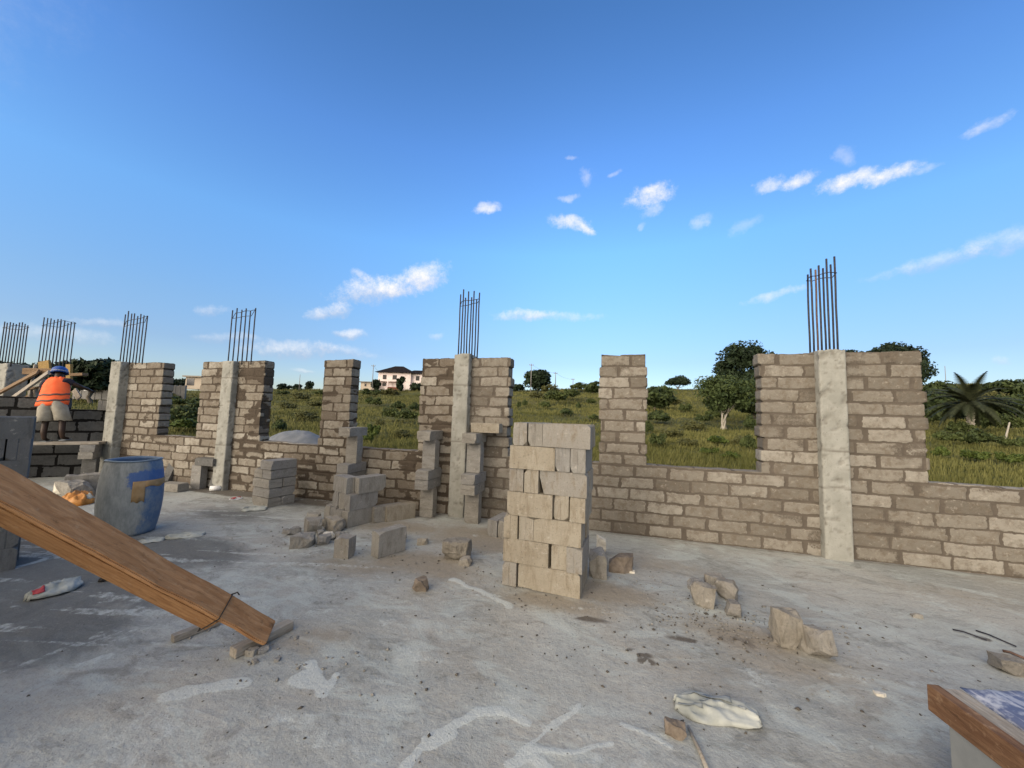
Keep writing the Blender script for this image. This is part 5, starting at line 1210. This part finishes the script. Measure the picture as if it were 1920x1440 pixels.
BL_ = [('first opening', 'bushes in the first opening', [(330, 800, 26, 26, 2), (355, 792, 24, 24, 2), (312, 785, 18, 18, 1), (345, 765, 26, 10, 0), (318, 755, 20, 8, 1), (370, 775, 16, 16, 2), (350, 812, 30, 10, 3)]),
       ('second opening', 'bushes in the second opening', [(522, 812, 14, 18, 2), (565, 752, 18, 6, 1), (590, 765, 16, 6, 1), (540, 770, 18, 6, 1), (575, 790, 22, 8, 1), (530, 742, 12, 5, 0), (598, 742, 12, 5, 0)]),
       ('third opening', 'bushes in the third opening', [(735, 790, 18, 20, 0), (765, 795, 22, 22, 0), (748, 770, 14, 12, 2), (700, 765, 16, 16, 0), (695, 745, 20, 10, 0), (775, 772, 14, 12, 2), (712, 800, 10, 10, 1), (755, 822, 18, 12, 1), (700, 825, 14, 22, 3), (730, 745, 20, 6, 1), (690, 832, 12, 14, 3)]),
       ('fourth opening', 'bushes in the fourth opening', [(1045, 760, 24, 22, 0), (1070, 752, 18, 18, 0), (1022, 768, 12, 12, 0), (985, 765, 6, 12, 0), (972, 768, 5, 12, 0), (1085, 735, 22, 10, 0), (1060, 780, 16, 10, 2), (1004, 748, 16, 8, 1), (1084, 768, 5, 10, 2), (1110, 760, 10, 10, 0), (1030, 738, 20, 8, 1), (1112, 790, 12, 10, 0)]),
       ('fifth opening', 'bushes in the fifth opening', [(1235, 795, 26, 18, 2), (1285, 775, 12, 14, 0), (1265, 760, 14, 10, 1), (1232, 842, 16, 22, 0), (1320, 795, 16, 14, 0), (1345, 790, 20, 18, 0), (1300, 810, 22, 10, 1), (1260, 822, 20, 10, 1), (1400, 850, 14, 26, 0), (1385, 838, 14, 14, 1), (1345, 835, 22, 10, 3), (1290, 838, 18, 9, 1), (1405, 810, 14, 22, 2), (1215, 815, 10, 18, 2), (1330, 856, 18, 12, 3), (1370, 862, 18, 10, 3)]),
       ('right end opening', 'bushes in the right opening', [(1760, 800, 22, 14, 2), (1800, 820, 26, 12, 0), (1855, 812, 26, 18, 2), (1900, 815, 26, 16, 0), (1880, 790, 20, 18, 2), (1780, 835, 30, 10, 0), (1840, 838, 30, 12, 2), (1900, 845, 26, 10, 0), (1765, 862, 20, 10, 3), (1830, 868, 30, 9, 3), (1895, 874, 26, 10, 3), (1755, 780, 16, 18, 2), (1915, 770, 16, 14, 0), (1870, 760, 22, 10, 1)])]
SZ = ['low olive', 'small dark', 'wider green', 'taller green']
for wn, gp, lst in BL_:
    for (px, py, a, b, k) in lst:
        if 'right' in wn: a, b = a*.62, b*1.9
        kd = ['dense green', 'olive brown', 'very dark green', 'bright green'][k]
        sz = 'large' if a*b > 420 else ('low flat' if b < a*.6 else ('upright' if b > a*1.15 else 'small'))
        bush(f'{sz} {kd} bush on the slope seen through the {wn}', px, py, a, b, k, gp)

# palm
pb, pd = OnT(1822, 822); 
palm = empty('palm_tree', tuple(pb), 'date palm with rough pale trunk and drooping fronds beyond the wall at the right', 'palm')
ph = AtD(1826, 756, pd)[2]-pb[2]
bm = bmesh.new(); pts = [(0, 0, -.1), (.03, 0, ph*.3), (.0, .02, ph*.6), (.05, 0, ph)]; bm_tube(bm, pts, [.24, .17, .15, .18], 12)
for k in range(60):
    a = k*2.4; z = ph*(.15+.85*k/60); bm_box(bm, (math.cos(a)*.165, math.sin(a)*.165, z), (.09, .06, .14), (0, .5, a))
link('trunk', mesh_bm('trunk', bm), M_PALE, palm)
rp = random.Random(3); fl = 66/F*pd*1.1
for k in range(44):
    a = k*2.399; el = rp.uniform(-.25, 1.2); L = fl*rp.uniform(.8, 1.15)
    rib = []; d = Vector((math.cos(a)*math.cos(el), math.sin(a)*math.cos(el), math.sin(el))); p_ = Vector((.05, 0, ph))
    for s in range(13):
        rib.append(p_.copy()); p_ = p_+d*(L/12); d = (d+Vector((0, 0, -.10-.06*((k*7) % 5)/5))).normalized()
    V = []; Fq = []; T = []
    for s in range(1, 13):
        t = rib[s]-rib[s-1]; sd = t.cross(Vector((0, 0, 1)));
        sd = sd.normalized() if sd.length > 1e-4 else Vector((1, 0, 0)); wl = L*.15*math.sin(PI*(s/13)**.7)
        for sg in (-1, 1):
            for h in (0, .33, .66):
                c = rib[s-1]+t*h; tip = c+(sd*sg*wl+t.normalized()*wl*.8+Vector((0, 0, -wl*.25))); i = len(V); b = t.normalized()*L*.017
                V += [c-b, c+b, tip]; Fq.append((i, i+1, i+2)); tn = rp.random(); T += [tn*.5, tn*.5, tn]
        i = len(V); up_ = Vector((0, 0, .02)); V += [rib[s-1]-up_, rib[s-1]+up_, rib[s]]; Fq.append((i, i+1, i+2)); T += [.9, .9, .9]
    link('frond', mesh_np('frond', np.array([v[:] for v in V]), np.array(Fq), {'tone': np.array(T)}), M_PALM, palm)
p_, d_ = OnT(1882, 832); bm = bmesh.new(); e_ = AtD(1893, 792, d_)-p_; bm_tube(bm, [(0, 0, -.1), tuple(e_)], [.06, .04], 8)
tag(link('leaning_post', mesh_bm('leaning_post', bm), M_PALE, None, tuple(p_)), 'short pale post leaning in the weeds right of the palm', 'post')

# stone heap beyond the second opening
p_ = AtDep(562, 14.0); V = []; nn = 40
gu, gv = np.meshgrid(np.linspace(0, 1, 26), np.linspace(0, 2*PI, 60, endpoint=False), indexing='ij'); hx = gu*np.cos(gv); hy = gu*np.sin(gv)
hv = np.stack([hx*2.3, hy*1.3, (1-gu)**.8*0], -1).reshape(-1, 3); gu_ = gu.ravel()
hz = .98*np.clip(1-gu_**1.6, 0, 1)*(.85+.3*fbm(hv, .9, 4, 3))+(fbm(hv, 6, 3, 3)-.5)*.08-.04; hv[:, 2] = hz
I = np.arange(26*60).reshape(26, 60); J = np.roll(I, -1, 1); q = np.stack([I[:-1], J[:-1], J[1:], I[1:]], -1).reshape(-1, 4)[:, ::-1]
o = link('stone_heap', mesh_np('stone_heap', hv, q, None, True), M_HEAP, None, tuple(p_)); o.rotation_euler = (0, 0, YAW-.5)
tag(o, 'blue grey crushed stone heap just beyond the sill of the second opening', 'stone heap')

# ------------------------------------------------------------------ far buildings
HD = 106
hb = AtD(708, 727, HD); hr = AtD(797, 727, HD); hx_ = unit((hr-hb)*np.array([1, 1, 0])); hy_ = np.array([-hx_[1], hx_[0], 0]); Wd = np.linalg.norm(hr-hb)*1.12
base = hb.copy(); base[2] = AtD(750, 728, HD)[2]-.6
hs = empty('house', tuple(base), 'white two storey house with a dark hipped roof on the ridge', 'house', None, math.atan2(hx_[1], hx_[0]))
u1 = HD/F
def hbox(name, mat, a0, a1, b0, b1, z0, z1, parent=None, bev=0):
    bm = bmesh.new(); bm_box(bm, ((a0+a1)/2, (b0+b1)/2, (z0+z1)/2), (a1-a0, b1-b0, z1-z0), bev=bev); return link(name, mesh_bm(name, bm), mat, parent if parent is not None else hs)
S_ = Wd/14.; 
wl_ = hbox('wall', M_HWALL, 0, 8.6*S_, 0, 8, 0, 5.0)
hbox('wall', M_HWALL, 8.602*S_, 14*S_, .9, 8, 0, 4.9)
def hip(a0, a1, b0, b1, z0, z1, rl):
    bm = bmesh.new(); c = [(a0, b0, z0), (a1, b0, z0), (a1, b1, z0), (a0, b1, z0)]; bm_ = (b0+b1)/2; m0 = (a0+a1)/2-rl; m1 = (a0+a1)/2+rl
    v = [bm.verts.new(p) for p in c]+[bm.verts.new((m0, bm_, z1)), bm.verts.new((m1, bm_, z1))]
    for f in ((0, 1, 5, 4), (1, 2, 5), (2, 3, 4, 5), (3, 0, 4), (3, 2, 1, 0)): bm.faces.new([v[i] for i in f])
    return mesh_bm('roof', bm)
link('roof', hip(-.8, 9.4*S_, -.9, 8.8, 5.0, 7.3, 1.2), M_HROOF, hs); link('roof', hip(6.2*S_, 15*S_, .1, 8.9, 4.92, 6.3, 2.4), M_HROOF, hs)
for a0, a1, z0, z1 in ((1.2, 2.2, 3.0, 4.3), (3.8, 4.9, 3.0, 4.3), (9.7, 10.7, 3.0, 4.3), (12.2, 13.2, 2.9, 4.3)):
    b_ = -.03 if a0 < 8 else .87
    hbox('window', M_HGLASS, a0*S_, a1*S_, b_, b_+.02, z0, z1)
hbox('door', M_HRED, 5.2*S_, 6.4*S_, -.03, -.01, .1, 2.2); hbox('window', M_HGLASS, 1.2*S_, 2.2*S_, -.03, -.01, 1.1, 2.0)
hbox('balcony', M_HWALL, .4*S_, 5.6*S_, -1.4, -.002, 2.35, 2.6); hbox('balcony_rail', M_HWALL, .4*S_, 5.6*S_, -1.4, -1.3, 2.602, 2.9)
for a in (.4, 2.9, 5.3): hbox('balcony_column', M_HWALL, a*S_, (a+.25)*S_, -1.4, -1.15, 0, 2.348)
hbox('steps', M_HRED, 3.4*S_, 6.8*S_, -2.6, -1.45, -.2, .7)
# small rendered hut left of the house
def simple_house(name, label, px0, px1, ptop, pbot, dep, mat, cat, openings=(), roof=None, depth=4):
    a = AtD(px0, pbot, dep); b = AtD(px1, pbot, dep); x = unit((b-a)*np.array([1, 1, 0])); L = np.linalg.norm((b-a)[:2]); h = AtD((px0+px1)/2, ptop, dep)[2]-a[2]
    e = empty(name, (a[0], a[1], a[2]-.5), label, cat, None, math.atan2(x[1], x[0])); hbox('wall', mat, 0, L, 0, depth, 0, h+.5, e)
    for (o0, o1, z0, z1) in openings: hbox('window', M_HGLASS, o0*L, o1*L, -.03, -.004, .5+z0*h, .5+z1*h, e)
    if roof: hbox('roof', roof, -.3, L+.3, -.5, depth+.3, h+.502, h+.75, e)
    return e
simple_house('hut', 'small pale flat roofed outbuilding left of the white house', 676, 700, 717, 727, 104, M_CREAM, 'outbuilding', ((.3, .45, .3, .8),), M_GWALL)
simple_house('unfinished_house', 'unfinished cream house with an open dark bay in the first opening', 347, 377, 707, 724, 72, M_CREAM, 'house', ((.08, .55, .1, .85),), M_OLDWOOD)
def far_wall(label, px0, px1, pt0, pb0, dep):
    a = AtD(px0, pb0, dep); b = AtD(px1, pb0, dep); x = unit((b-a)*np.array([1, 1, 0])); L = np.linalg.norm((b-a)[:2]); h = AtD(px0, pt0, dep)[2]-a[2]
    bm = bmesh.new(); nseg = 6
    for k in range(nseg): bm_box(bm, (L*(k+.5)/nseg, 0, h/2-.4), (L/nseg-.16, .2, h+.8))
    for k in range(nseg+1): bm_box(bm, (L*k/nseg, 0, h/2-.38), (.30, .30, h+.95))
    o = link('boundary_wall', mesh_bm('boundary_wall', bm), M_GWALL, None, tuple(a)); o.rotation_euler = (0, 0, math.atan2(x[1], x[0])); return tag(o, label, 'wall', 'far boundary walls')
far_wall('long grey boundary wall on the slope seen in the first opening', 292, 346, 722, 740, 62)
far_wall('grey boundary wall far behind the corner column and the worker', 140, 216, 722, 738, 58)
simple_house('white_shed', 'little white shed glimpsed under the tree right of the worker', 157, 173, 710, 726, 57, M_WHITE, 'shed', ((.35, .6, 0., .7),), M_GWALL, 3)
# poles
def pole(label, px, ptop, pbot, dep, arm=True, name='utility_pole', r=.11):
    b = AtDep(px, dep); top = AtD(px, ptop, dep)[2]; e = empty(name, tuple(b), label, 'utility pole', 'poles on the ridge'); H = top-b[2]
    bm = bmesh.new(); bm_tube(bm, [(0, 0, -.4), (0, 0, H*.5), (0, 0, H)], [r, r*.85, r*.7], 8); link('shaft', mesh_bm('shaft', bm, True), M_POLE, e)
    if arm:
        bm = bmesh.new(); bm_box(bm, (0, 0, H-.35), (1.1, .1, .12)); 
        for s in (-.45, 0, .45): bm_tube(bm, [(s, 0, H-.29), (s, 0, H-.12)], .05, 6)
        link('cross_arm', mesh_bm('cross_arm', bm), M_POLE, e).rotation_euler = (0, 0, YAW)
    return e, Vector((b[0], b[1], top-.2))
T1 = pole('grey utility pole left of the white house', 697, 683, 728, 98)[1]
T2 = pole('utility pole standing in front of the round skyline tree', 995, 681, 730, 90)[1]
T3 = pole('middle utility pole on the skyline left of the middle pier', 1041, 697, 730, 100)[1]
T4 = pole('faintest farthest utility pole on the skyline left of the middle pier', 1074, 709, 730, 116)[1]
pole('thin bare pole on the skyline in the second opening', 560, 702, 728, 100, False, r=.08)
pole('thin bare mast on the skyline left of the palm', 1775, 685, 720, 70, False, r=.06)
for A, B, lb in ((T2, T3, 'overhead line between the two nearest skyline poles'), (T3, T4, 'overhead line running on to the farthest skyline pole'), (T1, Vector(base)+Vector((hx_[0]*1, hx_[1]*1, 5.2)), 'overhead line from the left pole to the white house')):
    bm = bmesh.new(); bm_tube(bm, [A.lerp(B, t)-Vector((0, 0, 2.2*t*(1-t))) for t in np.linspace(0, 1, 12)], .018, 5)
    tag(link('overhead_line', mesh_bm('overhead_line', bm), M_POLE), lb, 'cable')

# wall added out of frame on the left to shade the floor
V, Fq, N = grid_box(0, 6., 0, .2, -.02, 3.3, .05)
m, tone, h, d = brick_field(V, N, BL=.425, ch=LCH, seed=41, smear=0., joint=.03)
shade_wall = link('block_wall', mesh_np('block_wall', V+N*(h*1.3)[:, None], Fq, {'mortar': m, 'tone': tone}), M_WALLD); shade_wall.location = (-4.9, -4.2, 0); shade_wall.rotation_euler = (0, 0, R(110))
tag(shade_wall, 'added dark grey wall out of view, shading the left floor', 'wall')
bpy.context.view_layer.update()
